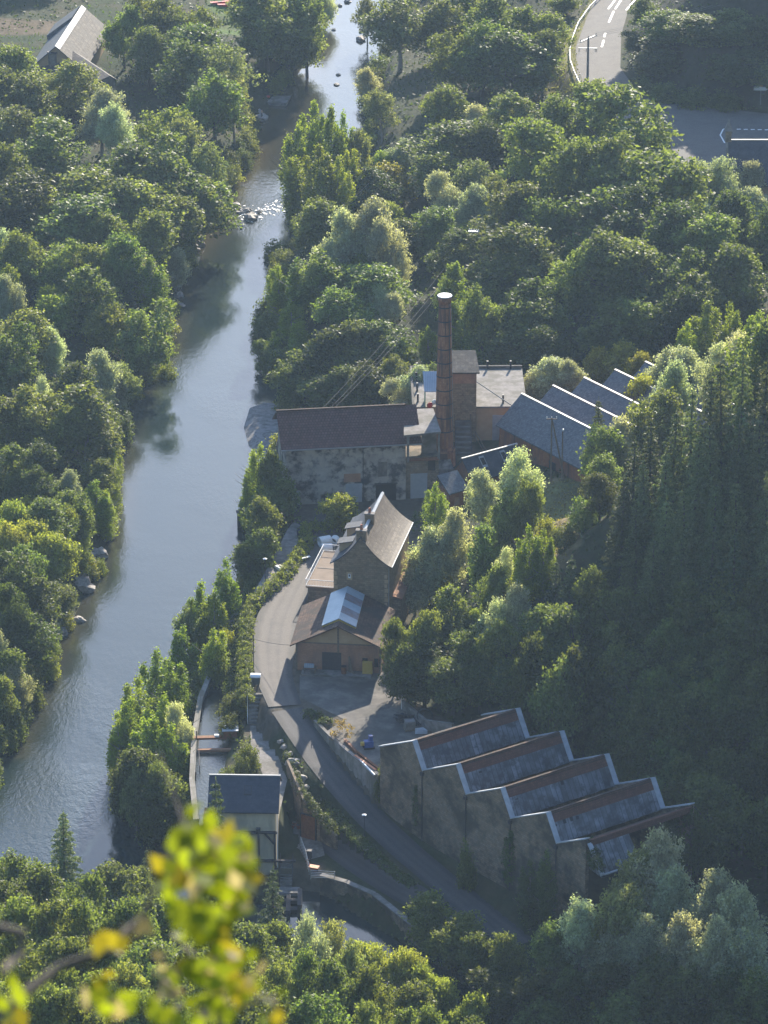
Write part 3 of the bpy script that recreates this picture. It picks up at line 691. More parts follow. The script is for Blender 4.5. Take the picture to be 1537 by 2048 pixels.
for i in range(len(us) - 1):
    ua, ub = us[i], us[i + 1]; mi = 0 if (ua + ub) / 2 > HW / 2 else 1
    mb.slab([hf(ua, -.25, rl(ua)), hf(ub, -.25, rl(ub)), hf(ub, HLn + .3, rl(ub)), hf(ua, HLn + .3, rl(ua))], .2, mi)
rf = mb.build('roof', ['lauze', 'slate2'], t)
mb = MB(); mb.prism(hf, [(HW / 2 - .22, RG - .2), (HW / 2, RG + .02), (HW / 2 + .22, RG - .2), (HW / 2 + .26, RG - .08), (HW / 2, RG + .14), (HW / 2 - .26, RG - .08)], 1.4, HLn + .3); mb.build('ridge_cap', 'flash', rf)
def stack(v, w, dz):
    mb = MB(); mb.box(hf, HW / 2 - w, HW / 2 + w, v, v + .8, RG - 1.6, RG + dz); c_ = mb.build('chimney', 'stone', rf)
    mb = MB(); mb.box(hf, HW / 2 - w - .12, HW / 2 + w + .12, v - .1, v + .9, RG + dz + .002, RG + dz + .16); mb.build('chimney_slab', 'conc2', c_)
    mb = MB(); mb.tube([hf(HW / 2, v + .4, RG + dz + .16), hf(HW / 2, v + .4, RG + dz + 1.0)], [.22, .16], 8); mb.build('chimney_pot', 'pot', c_)
stack(.1, .75, .75); stack(6.6, .7, .8)
for v in (2.7, 8.6):
    mb = MB(); mb.prism(hf, [(.35, EV - .05), (2.35, EV + 1.75), (2.35, EV + 2.22), (.35, EV + 1.78)], v, v + 1.8); dm = mb.build('dormer', 'ochre', t)
    mb = MB(); mb.slab([hf(.0, v - .25, EV + 1.82), hf(2.5, v - .25, EV + 2.4), hf(2.5, v + 2.05, EV + 2.4), hf(.0, v + 2.05, EV + 1.82)], .12); mb.build('dormer_roof', 'slate2', dm)
mb = MB(); mb.box(hf, 2.0, 2.9, -.05, .03, 8.9, 10.2); wn = mb.build('window', 'ochre', t, label='tiny square window with pale surround')
mb = MB(); mb.box(hf, 2.25, 2.65, -.08, -.052, 9.2, 9.9); fr_ = mb.build('window_frame', 'white', wn)
mb = MB(); mb.poly([hf(2.35, -.085, 9.45), hf(2.55, -.085, 9.45), hf(2.55, -.085, 9.82), hf(2.35, -.085, 9.82)]); mb.build('pane', 'dark', wn)
mb = MB()
for k in range(13):
    for u in (0, HW): mb.box(hf, u - (.0 if u else .03), u + (.03 if u else .0) , -.03, .9 if k % 2 else .55, .2 + .78 * k, .8 + .78 * k)
    for u in (0, HW - .6): mb.box(hf, u, u + (.6 if k % 2 else .42), -.04, -.005, .2 + .78 * k, .8 + .78 * k)
mb.build('quoin', 'ochre', wl)
mb = MB(); mb.box(hf, HW + .56, HW + .7, -.2, HLn + .2, EV - .4, EV - .27); mb.tube([hf(HW + .1, -.1, 0), hf(HW + .12, -.1, EV - .4)], .06, 6); mb.build('gutter', 'zinc', t)
mb = MB(); mb.slab([hf(HW + .04, 3, 5.4), hf(HW + 1.6, 3, 5.0), hf(HW + 1.6, HLn, 5.0), hf(HW + .04, HLn, 5.4)], .15); mb.build('lean_to_roof', 'brick3', t)
mb = MB(); mb.box(hf, HW + .05, HW + 1.4, 3.2, HLn - .2, 0, 4.8); mb.build('lean_to_wall', 'stone', t)

# raised terrace beside the house
q0 = P(612, 1172, 12.6)
tf = Fr((q0.x, q0.y, 10), yaw=-10.8)
t = thing('raised_terrace', tf(3, 6, 0), 'raised boarded terrace with white railing beside the stone house', 'terrace')
mb = MB(); mb.box(tf, .25, 4.6, .2, 13.8, -.3, 2.3); mb.build('wall', 'stone2', t)
mb = MB(); mb.slab([tf(0, 0, 2.6), tf(4.9, 0, 2.6), tf(4.9, 14, 2.6), tf(0, 14, 2.6)], .28); mb.build('deck', 'terrace', t)
mb = MB(); mb.box(tf, .3, 4.8, 7.2, 7.3, 2.602, 2.66); mb.build('deck_joint', 'iron', t)
mb = MB()
for p_, q_ in (((0, 0), (4.8, 0)), ((0, 0), (0, 14)), ((0, 14), (4.8, 14))):
    a_, b_ = tf(p_[0], p_[1], 3.75), tf(q_[0], q_[1], 3.75)
    mb.tube([a_, b_], .055, 6)
    mb.tube([a_ - Vector((0, 0, 1.02)), b_ - Vector((0, 0, 1.02))], .06, 6)
rl_ = mb.build('railing', 'white', t)
mb = MB()
for k in range(57): mb.tube([tf(0, .25 * k, 2.62), tf(0, .25 * k, 3.72)], .014, 4)
for k in range(20):
    mb.tube([tf(.25 * k, 0, 2.62), tf(.25 * k, 0, 3.72)], .014, 4); mb.tube([tf(.25 * k, 14, 2.62), tf(.25 * k, 14, 3.72)], .014, 4)
mb.build('baluster', 'white', rl_)

# ------------------------------------------------------------------ barn with skylight
bf = Fr((-13.3, 570.3, 10), yaw=-6); BW, BLn = 12.9, 13.6
t = thing('brick_barn', bf(BW / 2, BLn / 2, 0), 'low brown brick barn with skylight ridge in front of the stone house', 'barn')
mb = MB(); mb.prism(bf, [(0, -.5), (BW, -.5), (BW, 4.6), (BW / 2, 7.7), (0, 4.6)], 0, BLn); wl = mb.build('wall', 'brick3', t)
mb = MB(); rz = lambda u: 8.05 - .49 * abs(u - BW / 2)
mb.slab([bf(-.75, -1.0, rz(-.75)), bf(BW / 2, -1.0, rz(BW / 2)), bf(BW / 2, BLn, rz(BW / 2)), bf(-.75, BLn, rz(-.75))], .2)
mb.slab([bf(BW / 2, -1.0, rz(BW / 2)), bf(BW + .75, -1.0, rz(-.75)), bf(BW + .75, BLn, rz(-.75)), bf(BW / 2, BLn, rz(BW / 2))], .2)
rf = mb.build('roof', 'tile2', t)
v0, v1 = .9, 12.9
sk_ = None
mb = MB()
hw = 2.6
mb.slab([bf(BW / 2 - hw, v0, rz(BW / 2 - hw) + .42), bf(BW / 2, v0, rz(BW / 2) + .42), bf(BW / 2, v1, rz(BW / 2) + .42), bf(BW / 2 - hw, v1, rz(BW / 2 - hw) + .42)], .1, 0)
for k in range(5):
    a_, b_ = v0 + (v1 - v0) * k / 5, v0 + (v1 - v0) * (k + 1) / 5 - .02
    mb.slab([bf(BW / 2, a_, rz(BW / 2) + .42), bf(BW / 2 + hw, a_, rz(BW / 2 - hw) + .42), bf(BW / 2 + hw, b_, rz(BW / 2 - hw) + .42), bf(BW / 2, b_, rz(BW / 2) + .42)], .1, 0 if k % 2 == 0 else 1)
sk_ = mb.build('skylight', ['skypanel', 'skypanel2'], rf)
mb = MB()
for u in (BW / 2 - hw + .1, BW / 2 + hw - .1): mb.box(bf, u - .06, u + .06, v0 + .1, v1 - .1, rz(u) + .005, rz(u) + .3)
for v in (v0 + .05, v1 - .15):
    mb.poly([bf(BW / 2 - hw + .2, v, rz(BW / 2 - hw) + .0), bf(BW / 2, v, rz(BW / 2)), bf(BW / 2 + hw - .2, v, rz(BW / 2 - hw) + .0), bf(BW / 2 + hw - .2, v, rz(BW / 2 - hw) + .3), bf(BW / 2, v, rz(BW / 2) + .3), bf(BW / 2 - hw + .2, v, rz(BW / 2 - hw) + .3)])
mb.build('skylight_curb', 'yellow', rf)
mb = MB(); mb.box(bf, -.02, BW + .02, -.05, -.004, 4.55, 4.75); mb.box(bf, BW / 2 - .15, BW / 2 + .15, -.08, -.004, 0, 7.3); mb.box(bf, 0, .25, -.06, -.004, 0, 4.5); mb.box(bf, BW - .25, BW, -.06, -.004, 0, 4.5)
mb.build('timber_frame', 'wood', wl)
mb = MB(); mb.prism(bf, [(1.4, 4.78), (BW - 1.4, 4.78), (BW / 2 + .2, 7.3), (BW / 2 - .2, 7.3)], -.045, -.005); mb.build('gable_boards', 'ochre', wl)
mb = MB(); mb.box(bf, 4.0, 6.9, -.06, .02, 0, 3.2); d_ = mb.build('door', 'iron', t, label='dark double doors')
mb = MB(); mb.box(bf, 5.8, 6.85, -.1, -.062, .05, 3.15); mb.build('door_leaf', 'timber', d_)
mb = MB(); mb.hexa([bf(8.0, -.5, 0), bf(8.9, -1.1, 0), bf(8.9, -1.0, 0), bf(8.0, -.4, 0), bf(8.0, -.1, 2.7), bf(8.2, -.15, 2.7), bf(8.2, -.05, 2.7), bf(8.0, 0, 2.7)]); mb.build('leaning_board', 'wood', t)
mb = MB(); mb.box(bf, 10.1, 10.9, -.04, .02, 1.1, 2.5); mb.build('window', 'dark', t)
mb = MB(); mb.box(bf, 11.9, 12.5, -.04, .02, 1.1, 2.5); mb.build('window', 'dark', t)
mb = MB(); mb.slab([bf(1.0, -2.0, .32), bf(11.6, -2.0, .32), bf(11.6, -.08, .32), bf(1.0, -.08, .32)], .4); mb.build('loading_step', 'conc2', t)
def prop(name, label, cat, fn, mats, loc, group=None, smooth=False):
    """a small thing made of several named parts: FN returns [(part name, MB, material)]"""
    t = thing(name, loc, label, cat, group)
    for nm, mb, m in fn: mb.build(nm, m, t, smooth=smooth)
    return t
b0 = bf(2.3, -1.2, .33)
f_ = Fr(b0, yaw=-6)
mb = MB()
for u in (-.8, .8):
    for v in (-.3, .3): mb.box(f_, u - .05, u + .05, v - .05, v + .05, 0, .8)
prop('workbench', 'low bench with pale blue sheets stacked on it by the barn door', 'bench', [('leg', mb, 'wood'), ('top', MB().box(f_, -1, 1, -.42, .42, .802, .88), 'wood'), ('sheet_stack', MB().box(f_, -.85, .6, -.35, .3, .882, 1.3), 'skypanel')], 0, b0)
b0 = bf(11.0, -.7, .33); f_ = Fr(b0, yaw=-6)
prop('yellow_cabinet', 'yellow cupboard standing against the barn front at right', 'cupboard', [('body', MB().box(f_, -.8, .7, -.3, .3, 0, 1.9), 'yellow'), ('door', MB().box(f_, -.7, -.06, -.34, -.302, .1, 1.8), 'yellow'), ('door', MB().box(f_, -.02, .62, -.34, -.302, .1, 1.8), 'yellow')], 0, b0)
b0 = bf(7.4, -1.1, .33); f_ = Fr(b0, yaw=-6)
prop('rusty_barrel', 'rusty red oil barrel beside the dark barn doors', 'barrel', [('body', MB().tube([b0, b0 + Vector((0, 0, 1.15))], .38, 12), 'rust'), ('rim', MB().tube([b0 + Vector((0, 0, 1.1)), b0 + Vector((0, 0, 1.2))], .41, 12), 'iron')], 0, b0)
b0 = P(512, 1371, 10) + Vector((0, .3, .06)); f_ = Fr(b0, yaw=-4)
prop('waste_container', 'grey wheeled rubbish container with pale lid at the roadside hedge', 'bin', [
    ('body', MB().hexa([f_(-.6, -.5, .18), f_(.6, -.5, .18), f_(.6, .5, .18), f_(-.6, .5, .18), f_(-.72, -.62, 1.35), f_(.72, -.62, 1.35), f_(.72, .62, 1.35), f_(-.72, .62, 1.35)]), 'binbody'),
    ('lid', MB().prism(Fr(f_.o, ud=f_.v), [(-.68, 1.36), (.68, 1.36), (.62, 1.55), (.3, 1.72), (-.3, 1.72), (-.62, 1.55)], -.76, .76), 'white')] +
    [('wheel', MB().tube([f_(u - .05, v, .1), f_(u + .05, v, .1)], .1, 10), 'iron') for u in (-.5, .5) for v in (-.4, .4)], 0, b0)

# ------------------------------------------------------------------ stepped saw-tooth weaving shed below the yard
ZV = 15.1
p1, p4, pr = P(846, 1541.5, ZV), P(1114, 1687, ZV), P(1058.6, 1475, ZV)
ud = (p4 - p1); TL = ud.length / 3; ud.normalize()
wf = Fr((p1.x, p1.y, 0), ud=ud); wf.v = (pr - p1); WD = wf.v.length; wf.v.normalize()
o_ = wf(-TL, 0, 0); wf.o = o_
t = thing('sawtooth_shed', wf(2 * TL, 0, 3), 'derelict stepped weaving shed with grey glazed saw-tooth roofs and tall stone wall', 'factory')
RISE, A = 3.75, .765
prof = [(0, 0), (4.62 * TL, 0), (4.62 * TL, ZV + RISE * .8)]
top = []
for k in range(5): top += [(TL * k, ZV), (TL * (k + A), ZV + RISE)]
top[-1] = (TL * (4 + .62), ZV + RISE * .8)
prof = [(0, 0), (TL * 4.62, 0)] + top[::-1]
# wall: front (v=0) and back leaf, both 0.6 thick, following the stepped line
mb = MB(); mb.prism(wf, prof, 0, .6); wl = mb.build('wall', 'stone2', t)
mb = MB(); mb.prism(wf, prof, WD - .6, WD); mb.build('rear_wall', 'stone2', t)
mb = MB(); mb.box(wf, 0, .5, .6, WD - .6, 0, ZV - .3); mb.build('end_wall', 'concrete', t)
# sloping tile faces (turned away from us), red upstand and glazing (turned to us)
for k in range(5):
    u0 = TL * k; uA = TL * (k + A); u1 = TL * (k + 1)
    last = k == 4
    if last: uA = TL * 4.62; u1 = TL * 5
    zA = ZV + (RISE if not last else RISE * .8)
    s_ = MB()
    s_.slab([wf(u0 + .5, .4, ZV - .45), wf(uA + .25, .4, zA - .12), wf(uA + .25, WD - .4, zA - .12), wf(u0 + .5, WD - .4, ZV - .45)][::1], .15)
    rs = s_.build('roof_slope', 'tile2', t)
    if last:
        mb = MB(); mb.hexa([wf(uA + .0, .62, zA - 4.6), wf(uA + 2.6, .62, zA - 5.0), wf(uA + 2.6, 7, zA - 5.0), wf(uA, 7, zA - 4.6), wf(uA + .25, .62, zA - .9), wf(uA + 2.9, .62, zA - 4.4), wf(uA + 2.9, 7, zA - 4.4), wf(uA + .25, 7, zA - .9)]); mb.build('glazing', 'glassroof', t)
        mb = MB(); mb.box(wf, uA + .1, uA + .42, .6, WD - .6, zA - 1.0, zA - .1); mb.build('upstand', 'tile3', rs)
        mb = MB(); mb.slab([wf(uA + .3, .0, zA - .5), wf(uA + .9, .0, zA - 1.2), wf(uA + .9, .7, zA - 1.2), wf(uA + .3, .7, zA - .5)], .2); mb.slab([wf(uA + .9, 0, zA - 1.2), wf(uA + 3.0, 0, zA - 4.2), wf(uA + 3.0, .7, zA - 4.2), wf(uA + .9, .7, zA - 1.2)], .2); mb.slab([wf(uA + 2.7, .7, zA - 4.25), wf(uA + 3.1, .7, zA - 4.3), wf(uA + 3.1, 6.6, zA - 4.3), wf(uA + 2.7, 6.6, zA - 4.25)], .15); mb.build('coping', 'flash', t)
        continue
    # upstand band of red tiles under the ridge, then glazing down to the next valley
    ub = uA + (u1 - uA) * .34; zb = zA - (RISE) * .34
    mb = MB(); mb.slab([wf(uA + .02, .62, zA - .02), wf(ub, .62, zb), wf(ub, WD - .62, zb), wf(uA + .02, WD - .62, zA - .02)], .2); mb.build('upstand', 'tile3', rs)
    mb = MB(); mb.box(wf, uA - .25, uA + .12, .62, WD - .62, zA - .02, zA + .1); mb.build('ridge_cap', 'tile2', rs)
    mb = MB(); mb.slab([wf(ub + .02, .62, zb - .06), wf(u1 + .05, .62, ZV - .06), wf(u1 + .05, WD - .62, ZV - .06), wf(ub + .02, WD - .62, zb - .06)], .12); gl = mb.build('glazing', 'glassroof', t)
    # broken panes: dark gaps set just proud of the sheets
    rr = random.Random(20 + k)
    gaps = {0: [], 1: [(3.1, .1, .95), (4.4, .45, .9)], 2: [(1.7, .15, .85), (9.6, 0, .8), (10.4, .3, .7)], 3: [(.5, .1, .9), (2.1, 0, .95), (3.3, 0, .7), (4.3, .05, .95), (5.6, .3, .75)]}[k]
    for (v, a, b) in gaps:
        e = lambda s_, vv: wf(ub + .02 + (u1 - ub) * s_, vv, zb - .05 + (ZV - zb) * s_)
        mb = MB(); mb.poly([e(a, v), e(b, v), e(b, v + .5), e(a, v + .5)]); mb.build('broken_pane', 'dark', gl)
    # white copings on the two gable walls
    for va, vb in ((-.12, .68), (WD - .68, WD + .12)):
        mb = MB()
        mb.slab([wf(u0 - (.0 if k else .3), va, ZV + .16), wf(uA + .1, va, zA + .18), wf(uA + .1, vb, zA + .18), wf(u0 - (.0 if k else .3), vb, ZV + .16)], .16)
        mb.slab([wf(uA + .1, va, zA + .18), wf(u1, va, ZV + .16), wf(u1, vb, ZV + .16), wf(uA + .1, vb, zA + .18)], .22)
        mb.build('coping', 'flash', t)
for k in range(1, 5): mb = MB(); mb.tube([wf(TL * k, -.12, 1), wf(TL * k, -.12, ZV - .6)], .08, 6); mb.box(wf, TL * k - .25, TL * k + .25, -.35, -.01, ZV - .7, ZV - .2); mb.build('downpipe', 'iron', t)
for va in (-.12, WD - .7): MB().slab([wf(TL * 4, va, ZV + .16), wf(TL * 4.62, va, ZV + RISE * .8 + .16), wf(TL * 4.62, va + .8, ZV + RISE * .8 + .16), wf(TL * 4, va + .8, ZV + .16)], .16).build('coping', 'flash', t)

# ------------------------------------------------------------------ retaining walls
def wall_line(name, px, ztops, zbots, th, m, label, cat, cop=None, copw=.1, side=1):
    pts = [P(a, b, z) for (a, b), z in zip(px, ztops)]
    t = thing(name, (pts[0].x, pts[0].y, zbots[0]), label, cat)
    mb = MB(); mc = MB()
    for i in range(len(pts) - 1):
        a_, b_ = pts[i], pts[i + 1]; d = Vector((b_.x - a_.x, b_.y - a_.y, 0)).normalized(); n = Vector((-d.y, d.x, 0)) * th * side
        A0, B0 = Vector((a_.x, a_.y, zbots[i])), Vector((b_.x, b_.y, zbots[i + 1]))
        mb.hexa([A0, B0, B0 + n, A0 + n, a_, b_, b_ + n, a_ + n])
        if cop:
            q = n.normalized() * copw; up = Vector((0, 0, .003)); h = Vector((0, 0, .14))
            mc.hexa([a_ - q + up, b_ - q + up, b_ + n + q + up, a_ + n + q + up, a_ - q + up + h, b_ - q + up + h, b_ + n + q + up + h, a_ + n + q + up + h])
    mb.build('wall', m, t)
    if cop: mc.build('coping', cop, t)
    return t
wall_line('retaining_wall', [(628, 1442), (660, 1474), (700, 1508), (757, 1552)], [10.25] * 4, [8.2, 6.4, 4.6, 3.2], .4, 'concrete', 'pale concrete retaining wall between the yard and the ramp', 'wall', 'conc2', .05)
wall_line('dry_stone_wall', [(640, 1752), (690, 1766), (745, 1790), (815, 1846), (870, 1880)], [3.0, 3.0, 3.0, 3.0, 3.0], [-.6] * 5, .7, 'stone2', 'rubble stone quay wall with pale coping above the dark tailrace', 'wall', 'conc2', .1)
wall_line('quarry_wall', [(573, 1520), (590, 1560), (606, 1600), (640, 1640), (672, 1672)], [9.4, 8.8, 8.2, 6.0, 4.8], [2.0] * 5, .35, 'stone2', 'rough stone retaining wall under the ramp with a rusty door in it', 'wall')
wall_line('yard_back_wall', [(804, 1400), (850, 1440), (905, 1448)], [11.6, 11.6, 12.6], [9.5] * 3, .4, 'conc2', 'low grey wall at the back of the junk yard', 'wall')
b0 = P(806, 1418, 10)
prop('concrete_post', 'tall white concrete gate post at the back of the yard', 'post', [('post', MB().box(Fr(b0, yaw=8), -.22, .22, -.22, .22, -.3, 3.1), 'white'), ('post_cap', MB().box(Fr(b0, yaw=8), -.28, .28, -.28, .28, 3.102, 3.2), 'conc2')], 0, b0)
a_, b_ = P(603, 1674, 2.6), P(633, 1682, 2.6); fd = Fr(a_, ud=b_ - a_)
prop('rusty_door', 'big rusty steel door in the stone wall under the ramp', 'door', [('leaf', MB().box(fd, 0, 2.3, .0, .12, 0, 3.6), 'rust'), ('door_frame', MB().box(fd, -.15, -.01, -.05, .2, 0, 3.7).box(fd, 2.31, 2.45, -.05, .2, 0, 3.7).box(fd, -.15, 2.45, -.05, .2, 3.702, 3.85), 'timber')], 0, a_)
# canal walls, gate beam, sluice house
wall_line('canal_wall', CANAL_LW[2:], [7.2] * 6, [1.0] * 6, .5, 'conc2', 'long curved concrete canal wall beside the riverside poplars', 'wall', 'concrete', .15, -1)
def at7(px, py): return P(px, py, 7.2)
a_, b_ = at7(390, 1478), at7(470, 1476); fg = Fr(a_, ud=b_ - a_); GL = (b_ - a_).length
prop('sluice_gate', 'rusty steel gate beam with trash rack across the headrace canal', 'sluice gate', [
    ('beam', MB().box(fg, -.3, GL, -.35, .35, 0, .3), 'rust'), ('walkway', MB().box(fg, -.3, GL, .36, .9, .02, .14), 'wood'),
    ('rack', MB().box(fg, .5, .62, -9.0, -.3, -.1, .1).box(fg, .5, .62, -9.0, -8.8, -2, -.1), 'timber'),
    ('lower_beam', MB().box(fg, .4, GL - .6, -2.6, -2.1, -.9, -.55), 'brick3'),
    ('post', MB().box(fg, .2, .35, -.2, 0, .3, 1.4), 'iron'), ('post', MB().box(fg, 4.4, 4.55, -.2, 0, .3, 1.0), 'iron')], 0, a_)
c_ = at7(461, 1474); fg = Fr(c_, yaw=3)
prop('sluice_hut', 'small rusty control hut with white lid at the canal gate', 'control box', [('body', MB().box(fg, -1.0, 1.0, -.7, .7, .15, 1.3), 'rust'), ('lid', MB().slab([fg(-1.2, -.9, 1.42), fg(1.2, -.9, 1.42), fg(1.2, .9, 1.52), fg(-1.2, .9, 1.52)], .1), 'flash')], 0, c_)
c_ = at7(434, 1479); fg = Fr(c_, yaw=3)
prop('gauge_box', 'little white gauge box on the canal gate beam', 'gauge', [('box', MB().box(fg, -.35, .35, -.25, .25, .5, .8), 'white'), ('post', MB().box(fg, -.12, .12, -.12, .12, .3, .498), 'iron')], 0, c_)

# steps with rail down from the road end
s0 = P(498, 1448, 7.0); s1 = P(506, 1428, 10)
fs2 = Fr((s0.x, s0.y, 7.05), yaw=2)
mb = MB()
for k in range(8): mb.box(fs2, 0, 2.4, .0 + .55 * k, .54 + .55 * k, -.6, .37 * (k + 1))
t = thing('garden_steps', fs2(1.2, 0, 0), 'concrete steps leading from the road end down to the canal side', 'stairs')
mb.build('steps', 'conc2', t)
mb = MB(); mb.tube([fs2(-.15, 0, 1.0), fs2(-.15, 4.6, 4.1)], .05, 6); mb.tube([fs2(-.15, 0, 0), fs2(-.15, 0, 1.0)], .05, 6); mb.tube([fs2(-.15, 4.6, 3), fs2(-.15, 4.6, 4.1)], .05, 6); mb.build('handrail', 'white', t)

# ------------------------------------------------------------------ hydro station
q = P(558, 1624, 11.3); ql = P(415, 1622, 11.3)
sf = Fr((ql.x + .4, ql.y, 2.5), ud=q - ql); SW = (q - ql).length - .7
t = thing('hydro_station', sf(SW / 2, 3, 0), 'cream hydro station with dark timber bands and blue-grey slate roof', 'power station')
mb = MB(); mb.prism(Fr(sf.o, ud=sf.v), [(.3, -3), (9.6, -3), (9.6, 8.6), (5.0, 11.5), (.3, 8.65)], -SW + .1, -.1); mb.build('wall', 'cream', t)
mb = MB(); mb.slab([sf(-.4, -.2, 8.75), sf(SW + .3, -.2, 8.75), sf(SW + .3, 5.0, 11.95), sf(-.4, 5.0, 11.95)], .18); mb.slab([sf(-.4, 5.0, 11.95), sf(SW + .3, 5.0, 11.95), sf(SW + .3, 10.1, 8.75), sf(-.4, 10.1, 8.75)], .18); rf = mb.build('roof', 'slate2', t)
mb = MB(); mb.box(sf, -.42, SW + .32, 4.86, 5.14, 11.85, 12.06); mb.build('ridge_cap', 'zinc', rf)
s_ = lambda u, v, k: sf(u, v, 8.75 + .615 * (v + .2) + k)
mb = MB(); mb.hexa([s_(4.6, 2.2, .01), s_(5.7, 2.2, .01), s_(5.7, 3.5, .01), s_(4.6, 3.5, .01), s_(4.6, 2.2, .1), s_(5.7, 2.2, .1), s_(5.7, 3.5, .1), s_(4.6, 3.5, .1)]); f_ = mb.build('rooflight', 'iron', rf)
mb = MB(); mb.poly([s_(4.72, 2.35, .104), s_(5.58, 2.35, .104), s_(5.58, 3.38, .104), s_(4.72, 3.38, .104)]); mb.build('pane', 'slate2', f_)
mb = MB()
for z in (5.35, .9): mb.box(sf, .1, SW + (.05 if z > 3 else 2.6), -.1, .29, z, z + .28)
us_ = [SW - .3, SW - 2.6, SW - 5.1, .3]
for u in us_: mb.box(sf, u - .14, u + .14, -.05, .295, -2.5, 5.34)
for u0_, u1_ in ((SW - .4, SW - 1.7), (SW - 5.0, SW - 3.7), (SW - 5.2, SW - 6.6)): mb.hexa([sf(u0_ - .12, -.06, 3.7), sf(u0_ + .12, -.06, 3.7), sf(u0_ + .12, .29, 3.7), sf(u0_ - .12, .29, 3.7), sf(u1_ - .12, -.06, 5.34), sf(u1_ + .12, -.06, 5.34), sf(u1_ + .12, .29, 5.34), sf(u1_ - .12, .29, 5.34)])
mb.box(sf, SW - 2.9, SW - 2.3, -.3, .29, 5.65, 6.2)
mb.build('timber_frame', 'timber', t)
mb = MB(); mb.box(sf, -.4, SW + .5, -2.0, .25, -3.2, -2.5); mb.build('plinth', 'conc2', t)
mb = MB(); mb.box(sf, -1.2, -.01, 2.5, 5.5, 3.2, 6.5); mb.build('side_cabin', 'rust', t)
mb = MB(); mb.tube([sf(SW + .05, .1, -1), sf(SW + .05, .1, 8.6)], .07, 6); mb.build('downpipe', 'white', t)
# outside stair at the station's corner
mb = MB()
for k in range(9): mb.box(sf, SW + .5, SW + 2.1, -2.6 + .38 * k, -2.23 + .38 * k, -3, -2.2 + .34 * (k + 1))
t = thing('station_stairs', sf(SW + 1.2, -1, -2), 'grey stairs with dark rail climbing at the right corner of the cream station', 'stairs')
mb.build('steps', 'conc2', t)
mb = MB()
for u in (SW + .45, SW + 2.2):
    mb.tube([sf(u, -2.6, -1.2), sf(u, .8, 1.9)], .05, 6)
    for k in range(4): mb.tube([sf(u, -2.6 + 1.1 * k, -2.4 + 1 * k), sf(u, -2.6 + 1.1 * k, -1.2 + 1.0 * k)], .04, 5)
mb.build('railing', 'iron', t)
# tailrace beams
for i, (z, y, w_, m, lab) in enumerate(((-.1 + 1.0, 1782, .9, 'conc2', 'broad grey concrete beam over the tailrace nearest the station'), (.7, 1801, .35, 'timber', 'dark upper stop-log beam across the tailrace'), (.5, 1818, .5, 'timber', 'dark lower stop-log beam across the tailrace'))):
    a_, b_ = P(545, y, z), P(600, y - 1, z); fg = Fr(a_, ud=b_ - a_); n_ = (b_ - a_).length
    solo(MB().box(fg, 0, n_, -w_, w_, -.4, .1), 'tailrace_beam', m, lab, 'beam')
for px, lab in ((577, 'short dark pier between the two tailrace openings'), (600, 'tall dark pier at the right end of the tailrace beams')):
    a_ = P(px, 1812, .5); solo(MB().box(Fr(a_), -.3, .3, -2.2, 2.6, -1.5, .45 if px < 590 else 1.4), 'tailrace_pier', 'timber', lab, 'pier')

# fence along the station forecourt, field gate, barrow, lamp posts, pots
def fence(name, label, pts, h, bars, m, step, cat='fence', r=.035):
    t = thing(name, pts[0], label, cat)
    mp = MB(); mr = MB()
    for a_, b_ in zip(pts, pts[1:]):
        n_ = max(1, int((b_ - a_).length / step))
        for k in range(n_ + 1):
            q = a_.lerp(b_, k / n_); mp.tube([q - Vector((0, 0, .1)), q + Vector((0, 0, h))], r * 1.3, 6)
        for z in bars: mr.tube([a_ + Vector((0, 0, z)), b_ + Vector((0, 0, z))], r, 5)
    mp.build('posts', m, t); mr.build('rails', m, t); return t
fence('forecourt_railing', 'pale metal railing along the edge of the station forecourt', [P(602, 1692, 2.6), P(612, 1720, 2.6), P(619, 1748, 2.6)], 1.5, (.4, .8, 1.2, 1.5), 'metal', .8)
fence('field_gate', 'low grey metal field gate beside the orange barrow', [P(622, 1757, 2.8), P(670, 1760, 2.8)], 1.35, (.25, .5, .75, 1.0, 1.3), 'metal', 4.2, 'gate')
b0 = P(628, 1742, 2.65); fg = Fr(b0, yaw=-20)
prop('orange_barrow', 'orange handcart by the forecourt gate', 'handcart', [('tray', MB().hexa([fg(-.5, -.3, .35), fg(.5, -.3, .35), fg(.5, .3, .35), fg(-.5, .3, .35), fg(-.7, -.45, .75), fg(.75, -.45, .75), fg(.75, .45, .75), fg(-.7, .45, .75)]), 'orange'), ('wheel', MB().tube([fg(.5, -.04, .2), fg(.5, .04, .2)], .2, 10), 'iron'), ('handle', MB().tube([fg(-.5, .25, .4), fg(-1.1, .3, 1.6)], .035, 5).tube([fg(-.5, -.25, .4), fg(-1.1, -.2, 1.6)], .035, 5), 'orange')], 0, b0)
b0 = P(618, 1716, 2.65); fg = Fr(b0, yaw=-10)
prop('utility_cabinet', 'small dark utility cabinet with pale top at the forecourt railing', 'cabinet', [('body', MB().box(fg, -.4, .4, -.3, .3, 0, 1.2), 'timber'), ('lid', MB().box(fg, -.46, .46, -.36, .36, 1.202, 1.28), 'conc2')], 0, b0)
def lamp(name, foot, h, label):
    t = thing(name, foot, label, 'street lamp', 'street lamps')
    MB().tube([foot - Vector((0, 0, .2)), foot + Vector((0, 0, .8)), foot + Vector((0, 0, h))], [.09, .07, .05], 8).build('post', 'iron', t)
    hd = MB().tube([foot + Vector((0, 0, h)), foot + Vector((0, 0, h + .35))], [.1, .26], 10).build('lamp_head', 'iron', t)
    MB().tube([foot + Vector((0, 0, h + .352)), foot + Vector((0, 0, h + .46))], [.34, .1], 12).build('lamp_cap', 'white', hd)
f_ = G(729, 1692); lamp('street_lamp', f_, 4.6, 'dark lamp post with white cap at the edge of the ramp')
